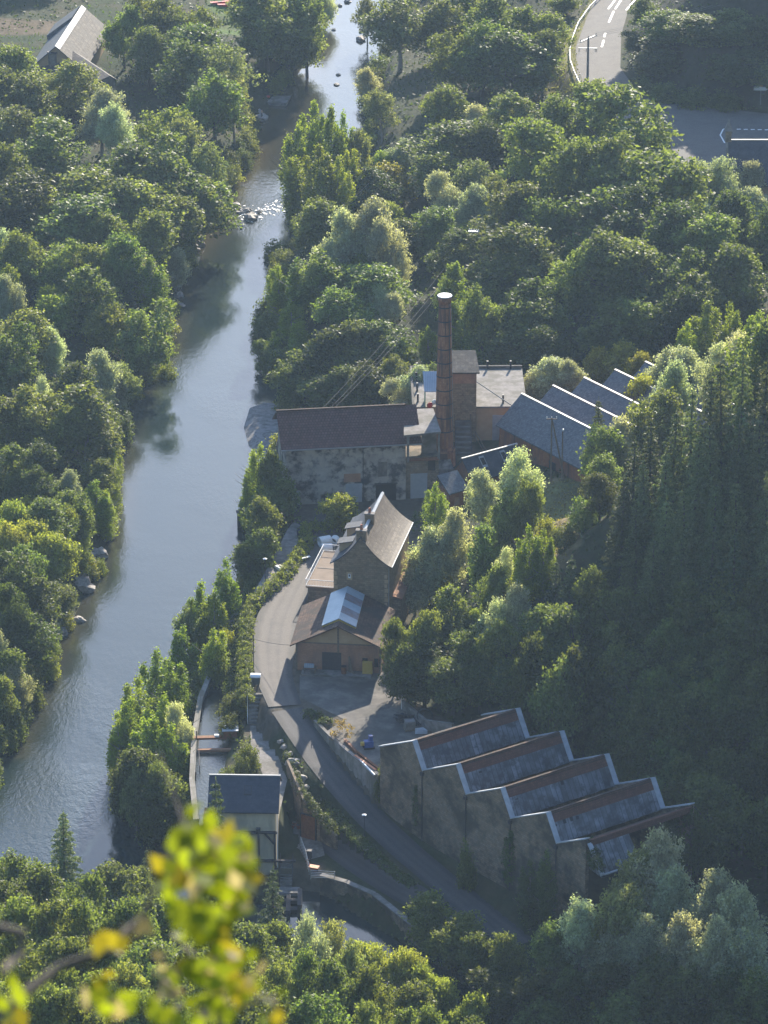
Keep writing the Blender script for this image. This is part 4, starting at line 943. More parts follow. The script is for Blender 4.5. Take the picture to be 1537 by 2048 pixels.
f_ = P(531, 1168, 10.05); lamp('street_lamp', f_, 4.0, 'thin lamp post on the riverside path behind the hedge')
for i, (px, py, lab) in enumerate(((584, 1657, 'terracotta flower pot nearest the cream station wall'), (590, 1652, 'terracotta flower pot in the middle of the three'), (598, 1657, 'terracotta flower pot nearest the rusty door'))):
    c_ = P(px, py, 2.6)
    prop('flower_pot', lab, 'flower pot', [('pot', MB().tube([c_, c_ + Vector((0, 0, .6))], [.26, .38], 10), 'pot'), ('soil', MB().tube([c_ + Vector((0, 0, .602)), c_ + Vector((0, 0, .63))], .33, 10), 'bark')], 0, c_, 'flower pots by the rusty door')

# ------------------------------------------------------------------ yard things
c_ = P(738, 1496, 10.1); fg = Fr(c_, yaw=15)
prop('blue_machine', 'blue old machine standing in the yard near the wall corner', 'machine', [('body', MB().box(fg, -.7, .6, -.45, .45, .25, 1.2).box(fg, .0, .55, -.3, .3, 1.2, 2.0), 'blue'), ('motor', MB().tube([fg(-1.2, 0, .8), fg(-.7, 0, .8)], .32, 10), 'yellow'), ('skid', MB().box(fg, -.8, .8, -.5, -.35, 0, .248).box(fg, -.8, .8, .35, .5, 0, .248), 'iron')], 0, c_)
for i, (p0, p1_, m, lab, r) in enumerate((((690, 1480), (716, 1508), 'rust', 'rusty steel girder lying at the wall top, farthest from the shed', .2), ((714, 1505), (756, 1537), 'rust', 'upper of two rusty girders lying by the stone shed corner', .18), ((710, 1512), (752, 1542), 'orange', 'orange girder lying against the stone shed corner', .16), ((716, 1516), (750, 1551), 'metal', 'grey steel pipe lying along the retaining wall top', .2))):
    a_, b_ = P(*p0, 10.25), P(*p1_, 10.25); fg = Fr(a_, ud=b_ - a_); n_ = (b_ - a_).length
    mb = MB()
    if m == 'metal': mb.tube([a_, b_], r, 10)
    else: mb.box(fg, 0, n_, -r, r, -.2, -.14).box(fg, 0, n_, -.04, .04, -.139, .159).box(fg, 0, n_, -r, r, .16, .22)
    solo(mb, 'steel_pipe' if m == 'metal' else 'steel_girder', m, lab, 'steel beam')
rr = random.Random(11)
for px, py, s, m, cat, lab in ((806, 1440, .9, 'timber', 'scrap', 'heap of dark scrap metal beside the white gate post'), (834, 1445, 1.0, 'iron', 'scrap', 'dark tangle of scrap in the yard corner against the back wall')):
    c_ = P(px, py, 10.1); mb = MB()
    for k in range(16):
        q = c_ + Vector((rr.uniform(-1.1, 1.1), rr.uniform(-1, 1), rr.uniform(.1, .9))) * s; dd = Vector((rr.uniform(-1, 1), rr.uniform(-1, 1), rr.uniform(-.3, .5)))
        mb.tube([q, q + dd], rr.uniform(.04, .12), 5)
        if k % 3 == 0: mb.box(Fr(q, yaw=rr.uniform(0, 90)), -.3, .3, -.2, .2, -.2, .25)
    solo(mb, 'scrap_heap', m, lab, cat)
c_ = P(820, 1458, 10.1); fg = Fr(c_, yaw=12)
prop('stone_block', 'square pale stone block on a pallet in the yard', 'stone block', [('block', MB().box(fg, -.75, .75, -.6, .6, .15, 1.4), 'conc2'), ('pallet', MB().box(fg, -.85, .85, -.7, .7, 0, .148), 'wood')], 0, c_)
c_ = P(843, 1466, 10.1); mb = MB()
for k in range(7): mb.slab([c_ + Vector((-.9 + .1 * k, -.5 + .1 * k, .14 + .09 * k)), c_ + Vector((.9, -.5, .14 + .09 * k)), c_ + Vector((.9 - .1 * k, .5, .14 + .09 * k)), c_ + Vector((-.9, .5 - .05 * k, .14 + .09 * k))], .07)
solo(mb, 'sheet_pile', 'flash', 'pile of crumpled pale metal sheets by the shed parapet', 'scrap')
c_ = P(850, 1446, 10.1)
mb = MB()
pts = [c_ + Vector((math.cos(a) * 1.1, .1 * math.sin(3 * a), 1.2 + math.sin(a) * 1.1)) for a in [2 * math.pi * k / 20 for k in range(21)]]
solo(mb.tube(pts, .09, 6, cap=False), 'iron_hoop', 'iron', 'large dark iron hoop leaning at the yard back wall', 'hoop')
# white shell seats / concrete pipe sections on the house forecourt
for i, (px, py, r, ln, yaw, lab) in enumerate(((650, 1092, .85, 1.9, 25, 'upper pale concrete pipe section beside the terrace'), (654, 1106, .8, 1.7, 10, 'lower pale concrete pipe section nearest the terrace railing'), (669, 1090, .75, 1.3, 70, 'pale concrete pipe section nearest the house wall'))):
    c_ = P(px, py, 10.1); fg = Fr(c_, yaw=yaw); n_ = 18; mb = MB()
    for k in range(n_):
        a0, a1 = 2 * math.pi * k / n_, 2 * math.pi * (k + 1) / n_
        q = lambda a, rad, u: fg(u, math.cos(a) * rad, r + math.sin(a) * rad)
        for rad in (r, r * .78): mb.poly([q(a0, rad, -ln / 2), q(a1, rad, -ln / 2), q(a1, rad, ln / 2), q(a0, rad, ln / 2)])
        for u in (-ln / 2, ln / 2): mb.poly([q(a0, r, u), q(a1, r, u), q(a1, r * .78, u), q(a0, r * .78, u)])
    solo(mb, 'pipe_section', 'white', lab, 'pipe', 'concrete pipe sections by the terrace')
c_ = P(612, 1120, 10.1); fg = Fr(c_, yaw=35)
prop('white_bench', 'low white bench at the roadside hedge below the terrace', 'bench', [('seat', MB().box(fg, -.8, .8, -.25, .25, .4, .5), 'white'), ('leg', MB().box(fg, -.7, -.55, -.2, .2, 0, .398), 'conc2'), ('leg', MB().box(fg, .55, .7, -.2, .2, 0, .398), 'conc2')], 0, c_)
c_ = P(601, 1072, 10.1); fg = Fr(c_)
prop('dark_crate', 'dark crate on the riverside path by the hall', 'crate', [('box', MB().box(fg, -.5, .5, -.5, .5, 0, 1.1), 'iron'), ('lid', MB().box(fg, -.55, .55, -.55, .55, 1.102, 1.2), 'timber')], 0, c_)
c_ = P(563, 1140, 10.1); fg = Fr(c_, yaw=-60)
prop('upturned_boat', 'small white boat upturned beside the riverside path', 'boat', [('hull', MB().prism(fg, [(-1.7, 0), (1.7, 0), (1.2, .35), (.3, .5), (-.3, .5), (-1.3, .35)], -.45, .45), 'white'), ('keel', MB().box(fg, -.9, .9, -.04, .04, .5, .6), 'wood')], 0, c_)
# two board landings standing in the river edge
a_ = P(480, 1055, .0); fg = Fr(a_, yaw=10)
prop('water_intake', 'dark steel intake screen standing in the river edge', 'intake', [('screen', MB().box(fg, -.4, 1.6, -.15, .15, -1, 2.6), 'iron'), ('deck', MB().box(fg, -.4, 3.0, .16, 1.6, 2.3, 2.5), 'timber')], 0, a_)
a_ = P(486, 1212, 1.0); fg = Fr(a_, yaw=4)
prop('board_dam', 'small dam of reddish boards between the hedge and the river', 'dam', [('boards', MB().box(fg, -.6, 2.2, -.12, .12, -2, 2.6), 'redwood'), ('sill', MB().box(fg, -.7, 2.3, -.5, .5, -2.2, .2), 'conc2')], 0, a_)
# boulders along the ramp edge and on the stone slope
k = 0
for px, py, s in ((562, 1485, .9), (570, 1497, .8), (578, 1512, 1.0), (586, 1530, 1.1), (594, 1548, 1.0), (603, 1562, 1.2), (610, 1578, 1.2), (628, 1603, .7), (641, 1608, .9), (655, 1619, .9), (736, 1697, .8), (760, 1717, .7), (793, 1748, .6), (812, 1760, .7)):
    c_ = G(px, py); mb = MB(); s *= [.75, 1.1, .9, 1.35, .8, 1.0, .75][k % 7]; mb.ball(c_ + Vector((0, 0, +.22 * s)), (s * .75, s * .6, s * .5), 9, 0, .6, k)
    k += 1
    lab = ['', 'first', 'second', 'third', 'fourth', 'fifth', 'sixth', 'seventh', 'eighth', 'ninth', 'tenth', 'eleventh', 'twelfth', 'thirteenth', 'fourteenth', 'fifteenth', 'sixteenth', 'seventeenth', 'eighteenth', 'nineteenth', 'twentieth', 'twenty-first', 'twenty-second', 'twenty-third'][k]
    solo(mb, 'boulder', 'rock', f'{lab} pale boulder down the left edge of the ramp from the steps', 'boulder', 'boulders edging the ramp')
# rocks in the river
ORD = 'first second third fourth fifth sixth seventh eighth ninth tenth eleventh twelfth thirteenth fourteenth fifteenth sixteenth seventeenth eighteenth nineteenth twentieth'.split()
ORD += ['twenty-' + x for x in ORD[:9]] + ['thirtieth'] + ['thirty-' + x for x in ORD[:9]] + ['fortieth']
ROCKXY = []
def rocks(lst, grp, lab, m='rock'):
    for i, (px, py, rx, ry, rz) in enumerate(lst):
        c_ = P(px, py, 0.0); ROCKXY.append((c_.x, c_.y)); mb = MB(); mb.ball(c_ + Vector((0, 0, rz * .25)), (rx, ry, rz), 10, 0, .45, i * 7 + 1)
        solo(mb, 'river_rock', m, lab.format(ORD[i]), 'rock', grp)
rocks([(502, 437, 1.5, 1.9, .9), (470, 412, 1.3, 1.2, .6), (466, 424, 1.2, .9, .5), (485, 426, .9, .7, .4), (455, 412, .8, .8, .5), (497, 424, 1.0, .8, .6), (518, 425, .6, .5, .4), (478, 418, .6, .6, .4)], 'rocks in the rapids', '{0} rock of the rapids counting from the largest')
rocks([(722, 80, 1.2, 1.6, .8), (680, 12, .6, .7, .4), (695, 4, .9, .9, .5), (668, 60, .5, .6, .3), (677, 150, .6, .7, .3), (674, 170, .7, .8, .3)], 'rocks in the upstream river', '{0} lone rock in the upstream river from the big dark one')
rocks([(523, 238, 1.6, 2.0, .9), (516, 228, 1.2, 1.5, .8), (540, 207, .9, 1.2, .7)], 'rocks around the bathing slab', '{0} rock around the flat slab counting from under the fisherman')
rocks([(352, 575, .9, 1.0, .6), (358, 592, 1.0, 1.2, .7), (362, 612, .8, .8, .5), (350, 655, .8, 1.0, .7), (348, 664, .7, .8, .5), (395, 490, 1.8, 2.0, 1.5), (385, 500, 1.5, 1.6, 1.2)], 'pale rocks on the left bank', '{0} pale rock at the middle left bank from upstream')
rocks([(220, 1076, 1.1, .9, .9), (196, 1112, 1.8, 1.6, 1.1), (165, 1180, 1.9, 1.9, 1.8), (155, 1165, 1.6, 2.0, 2.2), (155, 1242, 1.4, .8, .6), (125, 1268, 1.0, 1.0, .8), (180, 1120, 1.0, 1.0, 1.2)], 'rocks on the lower left bank', '{0} rock on the lower left bank from upstream')
c_ = P(556, 199, .6); fg = Fr(c_, yaw=-4)
solo(MB().hexa([fg(-2.3, -2.6, -.8), fg(2.1, -3.2, -.8), fg(2.5, 2.6, -.8), fg(-1.7, 2.4, -.8), fg(-2.5, -2.4, .05), fg(2.2, -3.0, .1), fg(2.7, 2.5, .15), fg(-1.6, 2.6, .1)]), 'stone_slab', 'conc2', 'flat pale slab jutting into the river from the left bank', 'slab')
# white water below the rapids: many small crests
mb = MB(); rr = random.Random(2)
for k in range(130):
    a = rr.random(); px = 470 + 110 * a + rr.gauss(0, 6); py = 421 + 10 * math.sin(a * 5) + rr.gauss(0, 5 + 5 * (1 - a)) - (8 if rr.random() < .3 else 0)
    c_ = P(px, py, .03); s = rr.uniform(.06, .2)
    fg = Fr(c_, yaw=rr.uniform(-30, 30)); mb.prism(fg, [(-s * 2, -.05), (s * 2, -.05), (s, .06), (-s * .6, .09)], -s, s)
tag(mb.build('white_water', 'foam'), kind='stuff')

# ------------------------------------------------------------------ power poles and wires
def wire(mb, a_, b_, sag, r=.02, n=14):
    mb.tube([a_.lerp(b_, k / n) - Vector((0, 0, 4 * sag * (k / n) * (1 - k / n))) for k in range(n + 1)], r, 4, cap=False)
g = P(947, 556, 7.0); g.z = T1(g.x, g.y)
t = thing('power_pole', g, 'slim grey power pole with cross arm standing among trees above the chimney', 'power pole')
hp = PY(945, 463, g.y).z - g.z
MB().tube([g - Vector((0, 0, .5)), g + Vector((0, 0, hp))], [.2, .13], 8).build('pole', 'wood', t)
fg = Fr(g, yaw=-6)
MB().box(fg, -1.6, 2.0, -.08, .08, hp - 1.9, hp - 1.75).build('cross_arm', 'wood', t)
MB().box(fg, -1.0, 1.0, -.4, .4, hp - .1, hp + .1).build('switch_platform', 'metal', t)
mb = MB()
for u in (-1.5, -.8, -.4, .1, .5, .9, 1.9): mb.tube([fg(u, 0, hp - 1.7 if abs(u) > 1 else hp + .1), fg(u, 0, hp - 1.3 if abs(u) > 1 else hp + .5)], .09, 6)
mb.build('insulator', 'white', t)
ptop = fg(0, 0, hp - 1.7)
mb = MB()
for i, (px, py, off) in enumerate(((640, 822, -1.5), (657, 820, .2), (666, 819, 1.4))):
    wire(mb, fg(off, 0, hp - 1.7), PY(px, py, hall(6, 7, 0).y), 1.2)
solo(mb, 'power_line', 'wire', 'three thin wires running from the slim pole down to the hall roof', 'cable')
g2 = P(1175, 188, 16); g2.z = 15.9
t = thing('concrete_power_pole', g2, 'tall pale concrete power pole with cross arms beside the guardrail', 'power pole')
hp2 = PY(1175, 76, g2.y).z - g2.z
MB().tube([g2 - Vector((0, 0, .5)), g2 + Vector((0, 0, hp2))], [.3, .2], 8).build('pole', 'conc2', t)
fg2 = Fr(g2, yaw=-3)
MB().box(fg2, -2.0, 1.9, -.08, .08, hp2 - 2.3, hp2 - 2.15).build('cross_arm', 'metal', t)
fq = Fr(g2, yaw=55); MB().box(fq, -3.2, 3.2, -.1, .1, hp2 - .25, hp2 - .05).build('cross_arm', 'metal', t)
mb = MB()
for u in (-1.9, -.4, 1.5, 1.8): mb.tube([fg2(u, -.1, hp2 - 2.3), fg2(u, -.1, hp2 - 3.0)], .07, 6)
for u in (-3, 0, 3): mb.tube([fq(u, 0, hp2 - .05), fq(u, 0, hp2 + .4)], .08, 6)
mb.build('insulator', 'conc2', t)
mb = MB()
for off in (-1.5, 1.4): wire(mb, fg(off, 0, hp - 1.5), fg2(off, 0, hp2 - 2.3), 2.5)
solo(mb, 'power_line', 'wire', 'pair of wires between the slim pole and the tall concrete pole', 'cable')
mb = MB()
for u in (-3, 0, 3): wire(mb, fq(u, 0, hp2 + .3), Vector((150, 880 + u, 60)), 5)
solo(mb, 'power_line', 'wire', 'wires crossing the dark slope right of the concrete pole', 'cable')
# A-frame pole and single pole on the field
la, lb, tp = G(1102, 962), G(1130, 958), None
apex = PY(1104, 836, (la.y + lb.y) / 2)
t = thing('wooden_power_pole', la.lerp(lb, .5), 'wooden A-frame pole on the dry field before the slate sheds', 'power pole')
for q in (la, lb): MB().tube([q - Vector((0, 0, .4)), apex], [.15, .11], 8).build('leg', 'wood', t)
fg3 = Fr(apex, yaw=0); MB().box(fg3, -.9, .9, -.07, .07, -.25, -.12).build('cross_arm', 'wood', t)
mb = MB()
for u in (-.8, 0, .8): mb.tube([fg3(u, 0, -.12), fg3(u, 0, .25)], .06, 6)
mb.build('insulator', 'white', t)
q = G(1124, 958); tp = PY(1126, 862, q.y)
t = thing('wooden_pole', q, 'single leaning wooden pole beside the A-frame pole', 'pole')
MB().tube([q - Vector((0, 0, .4)), tp], [.13, .1], 8).build('pole', 'wood', t); MB().tube([tp, tp + Vector((.1, 0, .35))], .12, 8).build('lamp_head', 'white', t)
q = G(1130, 1018); t = thing('field_post', q, 'short weathered post on the dry field', 'post'); MB().tube([q - Vector((0, 0, .2)), q + Vector((0, 0, 1.0))], .09, 7).build('post', 'wood', t)
# telephone wire over the road by the hedge
mb = MB(); wire(mb, P(505, 1277, 11.5), bf(-.5, -.6, 4.4), .25, .03); solo(mb, 'telephone_wire', 'iron', 'dark slack wire across the road from hedge to barn eave', 'cable')
mb = MB(); q = P(508, 1335, 10); mb.tube([q, q + Vector((0, 0, 5.5))], .06, 6); solo(mb, 'wire_post', 'iron', 'thin dark post in the roadside hedge', 'post')

# ------------------------------------------------------------------ guardrail, marker post, sign, chapel, lodge
gp = [P(a, b, 16) for a, b in ((1214, -14), (1180, 20), (1157, 52), (1145, 84), (1140, 108), (1141, 128), (1148, 148), (1157, 168), (1166, 188))]
t = thing('guardrail', gp[0], 'white steel guardrail curving along the outer edge of the upper road', 'guardrail')
mb = MB(); up = Vector((0, 0, .62)); 
for a_, b_ in zip(gp, gp[1:]):
    d = (b_ - a_).normalized(); n = Vector((-d.y, d.x, 0)) * .08
    mb.hexa([a_ - n + up, b_ - n + up, b_ + n + up, a_ + n + up, a_ - n + up + Vector((0, 0, .34)), b_ - n + up + Vector((0, 0, .34)), b_ + n + up + Vector((0, 0, .34)), a_ + n + up + Vector((0, 0, .34))])
mb.build('rail', 'white', t)
cum = [0]
for a_, b_ in zip(gp, gp[1:]): cum.append(cum[-1] + (b_ - a_).length)
for k in range(14):
    s = cum[-1] * (k + .5) / 14; i = max(j for j in range(len(cum)) if cum[j] <= s); i = min(i, len(gp) - 2)
    q = gp[i].lerp(gp[i + 1], (s - cum[i]) / (cum[i + 1] - cum[i])); MB().box(Fr(q + Vector((-.22, 0, 0))), -.09, .09, -.09, .09, -.3, 1.0).build('post', 'white', t)
q = P(1160, 158, 16); t = thing('marker_post', q, 'white roadside marker post at the end of the guardrail', 'marker post')
MB().box(Fr(q), -.08, .08, -.08, .08, 0, 1.3).build('post', 'white', t); MB().box(Fr(q), -.085, .085, -.085, .085, .95, 1.1).build('reflector_band', 'red', t)
q = P(1521, 216, 16); q.z = T1(q.x, q.y); t = thing('direction_sign', q, 'white arrow-shaped direction sign on a post by the dark slope', 'road sign')
fg = Fr(q, yaw=-8)
MB().tube([q - Vector((0, 0, .3)), q + Vector((0, 0, 4.0))], .05, 6).build('post', 'metal', t)
MB().prism(fg, [(-1.5, 3.2), (1.0, 3.2), (1.45, 3.6), (1.0, 4.0), (-1.5, 4.0)], -.12, -.06).build('panel', 'white', t)
MB().box(fg, -.35, .35, -.12, -.06, 4.05, 4.4).build('number_plate', 'yellow', t)

cf = P(1450, 400, 12); 
r0 = P(1469, 280, 27)
ch = Fr((r0.x - 1.0, r0.y, 16), yaw=0)
t = thing('chapel', ch(8, -4, -3), 'small dark-roofed chapel with bellcote at the edge of the shaded road', 'chapel')
RZ, EZ, CW = 11.0, 4.2, 5.6
MB().prism(Fr(ch.o, ud=ch.v), [(-CW, -8), (CW, -8), (CW, EZ), (0, RZ - .3), (-CW, EZ)], -26, 0).build('wall', 'ochre', t)
mb = MB(); mb.slab([ch(-.2, -CW - .6, EZ - .5), ch(26, -CW - .6, EZ - .5), ch(26, 0, RZ), ch(-.2, 0, RZ)], .25); mb.slab([ch(-.2, 0, RZ), ch(26, 0, RZ), ch(26, CW + .6, EZ - .5), ch(-.2, CW + .6, EZ - .5)], .25); rf = mb.build('roof', 'slate2', t)
MB().box(ch, .2, 26, -.16, .16, RZ - .06, RZ + .12).build('ridge_cap', 'zinc', rf)
mb = MB(); mb.slab([ch(-.75, -CW - .7, EZ - .3), ch(-.21, -CW - .7, EZ - .3), ch(-.21, 0, RZ + .3), ch(-.75, 0, RZ + .3)], .5); mb.build('verge_coping', 'conc2', t)
MB().box(ch, -.75, .4, -.7, .7, RZ - .2, RZ + 2.0).build('bellcote', 'stone2', t)
mb = MB(); mb.poly([ch(-.9, -.9, RZ + 2.0), ch(.55, -.9, RZ + 2.0), ch(-.17, 0, RZ + 4.4)]); mb.poly([ch(.55, -.9, RZ + 2.0), ch(.55, .9, RZ + 2.0), ch(-.17, 0, RZ + 4.4)]); mb.poly([ch(.55, .9, RZ + 2.0), ch(-.9, .9, RZ + 2.0), ch(-.17, 0, RZ + 4.4)]); mb.poly([ch(-.9, .9, RZ + 2.0), ch(-.9, -.9, RZ + 2.0), ch(-.17, 0, RZ + 4.4)]); mb.poly([ch(-.9, -.9, RZ + 2.0), ch(-.9, .9, RZ + 2.0), ch(.55, .9, RZ + 2.0), ch(.55, -.9, RZ + 2.0)])
mb.build('spire', 'conc2', t)
MB().tube([ch(-.5, -CW - .5, EZ - .2), ch(-.5, -CW - .5, EZ + 1.2), ch(-.5, -CW - .5, EZ + 2.6)], [.45, .3, .08], 6).build('pinnacle', 'conc2', t)
MB().box(ch, 4.5, 5.3, -CW - .06, -CW + .05, 1.2, 3.3).build('window', 'dark', t); MB().box(ch, 4.1, 5.7, -CW - .04, -CW + .02, .8, 3.7).build('window_surround', 'brick3', t)

# lodge at the upper left
l0, l1 = P(112, 93, 17.5), P(165, 12, 17.5)
lf = Fr((l0.x, l0.y, 9), ud=(l1 - l0)); LL = (l1 - l0).length
t = thing('long_lodge', lf(LL / 2, 0, 0), 'long house with gleaming stone-slab roof at the edge of the meadow', 'house')
MB().prism(Fr(lf.o, ud=lf.v), [(-5.2, -1), (5.2, -1), (5.2, 4), (0, 8.3), (-5.2, 4)], -LL + .3, -.3).build('wall', 'ochre', t)
mb = MB(); mb.slab([lf(-.2, -6.2, 3.2), lf(LL, -6.2, 3.2), lf(LL, 0, 8.6), lf(-.2, 0, 8.6)], .25); rf = mb.build('roof', 'lauze2', t)
MB().slab([lf(-.2, .01, 8.6), lf(LL, .01, 8.6), lf(LL, 6.2, 3.2), lf(-.2, 6.2, 3.2)], .25).build('roof_slope', 'slate', rf)
MB().slab([lf(-.2, -.9, 7.93), lf(LL, -.9, 7.93), lf(LL, .12, 8.72), lf(-.2, .12, 8.72)], .12).build('ridge_glare', 'zinc', rf)  # pale strip standing for the glare along the ridge, not a roof part
MB().hexa([lf(LL * .68, 1.0, 5), lf(LL - 1, 1.0, 5), lf(LL - 1, 6.1, 3), lf(LL * .68, 6.1, 3), lf(LL * .68, .4, 8.9), lf(LL - 1, .4, 8.9), lf(LL - 1, 6.3, 4.4), lf(LL * .68, 6.3, 4.4)]).build('raised_roof', 'slate', rf)
MB().box(lf, -.1 + .2, .32, -2.5, -.5, 1, 4).build('window', 'dark', t)
a0, a1 = P(150, 104, 15), P(222, 152, 15)
af = Fr((a0.x, a0.y, 9), ud=(a1 - a0)); AL = (a1 - a0).length
t = thing('slate_annex', af(AL / 2, -3, 0), 'small annex with glossy mossy slabs and a chimney beside the long house', 'house')
MB().prism(Fr(af.o, ud=af.v), [(-8.5, -1), (1.0, -1), (1.0, 5.0), (-.3, 5.9), (-8.5, 3.4)], -AL + .2, -.2).build('wall', 'conc2', t)
mb = MB(); mb.slab([af(-.3, -9.1, 3.4), af(AL + .3, -9.1, 3.4), af(AL + .3, -.3, 6.2), af(-.3, -.3, 6.2)], .25); mb.slab([af(-.3, -.3, 6.2), af(AL + .3, -.3, 6.2), af(AL + .3, 1.5, 5.0), af(-.3, 1.5, 5.0)], .25); rf = mb.build('roof', 'lauze2', t)
c_ = MB().box(af, .6, 2.2, -6.6, -5.2, 3, 7.0).build('chimney', 'conc2', rf); MB().box(af, .4, 2.4, -6.8, -5.0, 7.002, 7.2).build('chimney_slab', 'iron', c_)
c_ = MB().box(af, AL - 2.2, AL - .8, -6.0, -3.5, 4, 6.4).build('chimney', 'conc2', rf); MB().box(af, AL - 2.4, AL - .6, -6.2, -3.3, 6.402, 6.6).build('chimney_slab', 'conc2', c_)
# red canoes on the grass
for i in range(2):
    c_ = P(440 + 15 * i, 4 + 3 * (i % 2), 6.5); c_.z = T1(c_.x, c_.y) + .25; fg = Fr(c_, yaw=18 - 12 * i)
    mb = MB(); prof = [(-2.3, .45), (-1.7, .05), (0, -.1), (1.7, .05), (2.3, .45), (1.6, .42), (0, .4), (-1.6, .42)]
    mb.prism(fg, prof, -.42, .42)
    t = thing('canoe', c_, f'{ORD[i]} red canoe from the left lying on the grass by the river', 'canoe', 'red canoes on the grass')
    mb.build('hull', 'red', t); MB().box(fg, -.5, .5, -.3, .3, .402, .44).build('seat', 'iron', t)

# ------------------------------------------------------------------ fisherman on the river rocks
ft = P(524, 234, 0.9)
def person(foot, h):
    s = h / 1.75
    J = {'pel': (0, 0, .95), 'che': (0, .02, 1.3), 'nek': (0, .0, 1.5), 'hed': (0, -.03, 1.63), 'top': (0, -.02, 1.74),
         'lk': (.12, -.05, .5), 'la': (.14, 0, .08), 'lt': (.15, -.16, .04), 'rk': (-.11, -.02, .5), 'ra': (-.13, .03, .08), 'rt': (-.14, -.13, .04),
         'ls': (.2, .02, 1.43), 'le': (.27, -.05, 1.15), 'lh': (.2, -.3, 1.08), 'rs': (-.2, .02, 1.43), 're': (-.27, 0, 1.15), 'rh': (-.15, -.28, 1.1)}
    E_ = [('pel', 'che'), ('che', 'nek'), ('nek', 'hed'), ('hed', 'top'), ('pel', 'lk'), ('lk', 'la'), ('la', 'lt'), ('pel', 'rk'), ('rk', 'ra'), ('ra', 'rt'), ('che', 'ls'), ('ls', 'le'), ('le', 'lh'), ('che', 'rs'), ('rs', 're'), ('re', 'rh')]
    rad = {'pel': .14, 'che': .15, 'nek': .06, 'hed': .1, 'top': .07, 'lk': .075, 'la': .05, 'lt': .04, 'rk': .075, 'ra': .05, 'rt': .04, 'ls': .07, 'le': .05, 'lh': .04, 'rs': .07, 're': .05, 'rh': .04}
    ks = list(J); me = bpy.data.meshes.new('person'); me.from_pydata([Vector(J[k]) * s for k in ks], [(ks.index(a), ks.index(b)) for a, b in E_], [])
    o = bpy.data.objects.new('person', me); COL.objects.link(o); o.location = foot; o.rotation_euler = (0, 0, R(60))
    sk = o.modifiers.new('skin', 'SKIN')
    for i, k in enumerate(ks): me.skin_vertices[0].data[i].radius = (rad[k] * s, rad[k] * s)
    me.skin_vertices[0].data[0].use_root = True
    ss = o.modifiers.new('sub', 'SUBSURF'); ss.levels = 1; ss.render_levels = 2
    me.materials.append(M['skin']); return o
pp = person(ft, 1.8); tag(pp, 'person in dark trousers standing on the rocks by the flat river slab', 'person')
s = 1.8 / 1.75
mb = MB()
yw = Fr(ft, yaw=60)
mb.tube([yw(0, 0, .9 * s), yw(0, 0, 1.05 * s), yw(0, .02, 1.3 * s), yw(0, .01, 1.46 * s)], [.17, .165, .19, .1], 10)
mb.build('shirt', 'ochre', None)
o = bpy.data.objects['shirt']; o.data.transform(Matrix.Translation(-ft)); o.data.transform(Matrix.Rotation(R(-60), 4, 'Z')); o.parent = pp
mb = MB()
for a_, k_, e_ in ((.1, .12, .14), (-.1, -.11, -.13)): mb.tube([yw(a_ * .8, 0, .98 * s), yw(k_, -.03, .5 * s), yw(e_, .01, .1 * s)], [.12, .1, .085], 8)
mb.build('trousers', 'cloth', None)
o = bpy.data.objects['trousers']; o.data.transform(Matrix.Translation(-ft)); o.data.transform(Matrix.Rotation(R(-60), 4, 'Z')); o.parent = pp
mb = MB(); mb.ball(yw(0, 0, 1.7 * s), (.11, .12, .1), 10); mb.build('hair', 'cloth', None)
o = bpy.data.objects['hair']; o.data.transform(Matrix.Translation(-ft)); o.data.transform(Matrix.Rotation(R(-60), 4, 'Z')); o.parent = pp
c_ = P(537, 196, .9); fg = Fr(c_); prop('red_bag', 'small red bag lying at the left end of the flat river slab', 'bag', [('bag', MB().ball(c_ + Vector((0, 0, .3)), (.45, .35, .32), 9, 0, .2), 'red'), ('handle', MB().tube([c_ + Vector((-.2, 0, .58)), c_ + Vector((0, 0, .75)), c_ + Vector((.2, 0, .58))], .03, 5), 'iron')], 0, c_)

# ------------------------------------------------------------------ foliage
def leaves(C, Nrm, size, rng, asp=.62, lv0=None, spread=.9):
    """rhombic leaf-spray faces at centres C, roughly facing Nrm"""
    n = len(C)
    nn = Nrm + rng.normal(0, spread, (n, 3)); nn /= np.linalg.norm(nn, axis=1)[:, None] + 1e-9
    t = rng.normal(0, 1, (n, 3)); t -= nn * (t * nn).sum(1)[:, None]; t /= np.linalg.norm(t, axis=1)[:, None] + 1e-9
    b = np.cross(nn, t)
    s = (size * rng.uniform(.6, 1.35, n))[:, None]
    V = np.stack([C - t * s * .5, C + b * s * .5 * asp + t * s * .06, C + t * s * .5, C - b * s * .5 * asp + t * s * .06], 1).reshape(-1, 3)
    Q = np.arange(4 * n).reshape(n, 4)
    lv = np.clip(rng.normal(.5, .17, n) + (0 if lv0 is None else lv0), 0, 1)
    return V, Q, lv
def clusters(cen, out, n, sig, size, rng, asp=.62, flat=.8):
    k = len(cen)
    off = rng.normal(0, 1, (k, n, 3)) * sig; off[..., 2] *= flat
    C = (cen[:, None, :] + off).reshape(-1, 3)
    Nn = np.repeat(out, n, 0)
    l0 = np.repeat(rng.normal(0, .12, k), n)
    return leaves(C, Nn, size, rng, asp, l0)
def sph(n, rng):
    v = rng.normal(0, 1, (n, 3)); return v / np.linalg.norm(v, axis=1)[:, None]
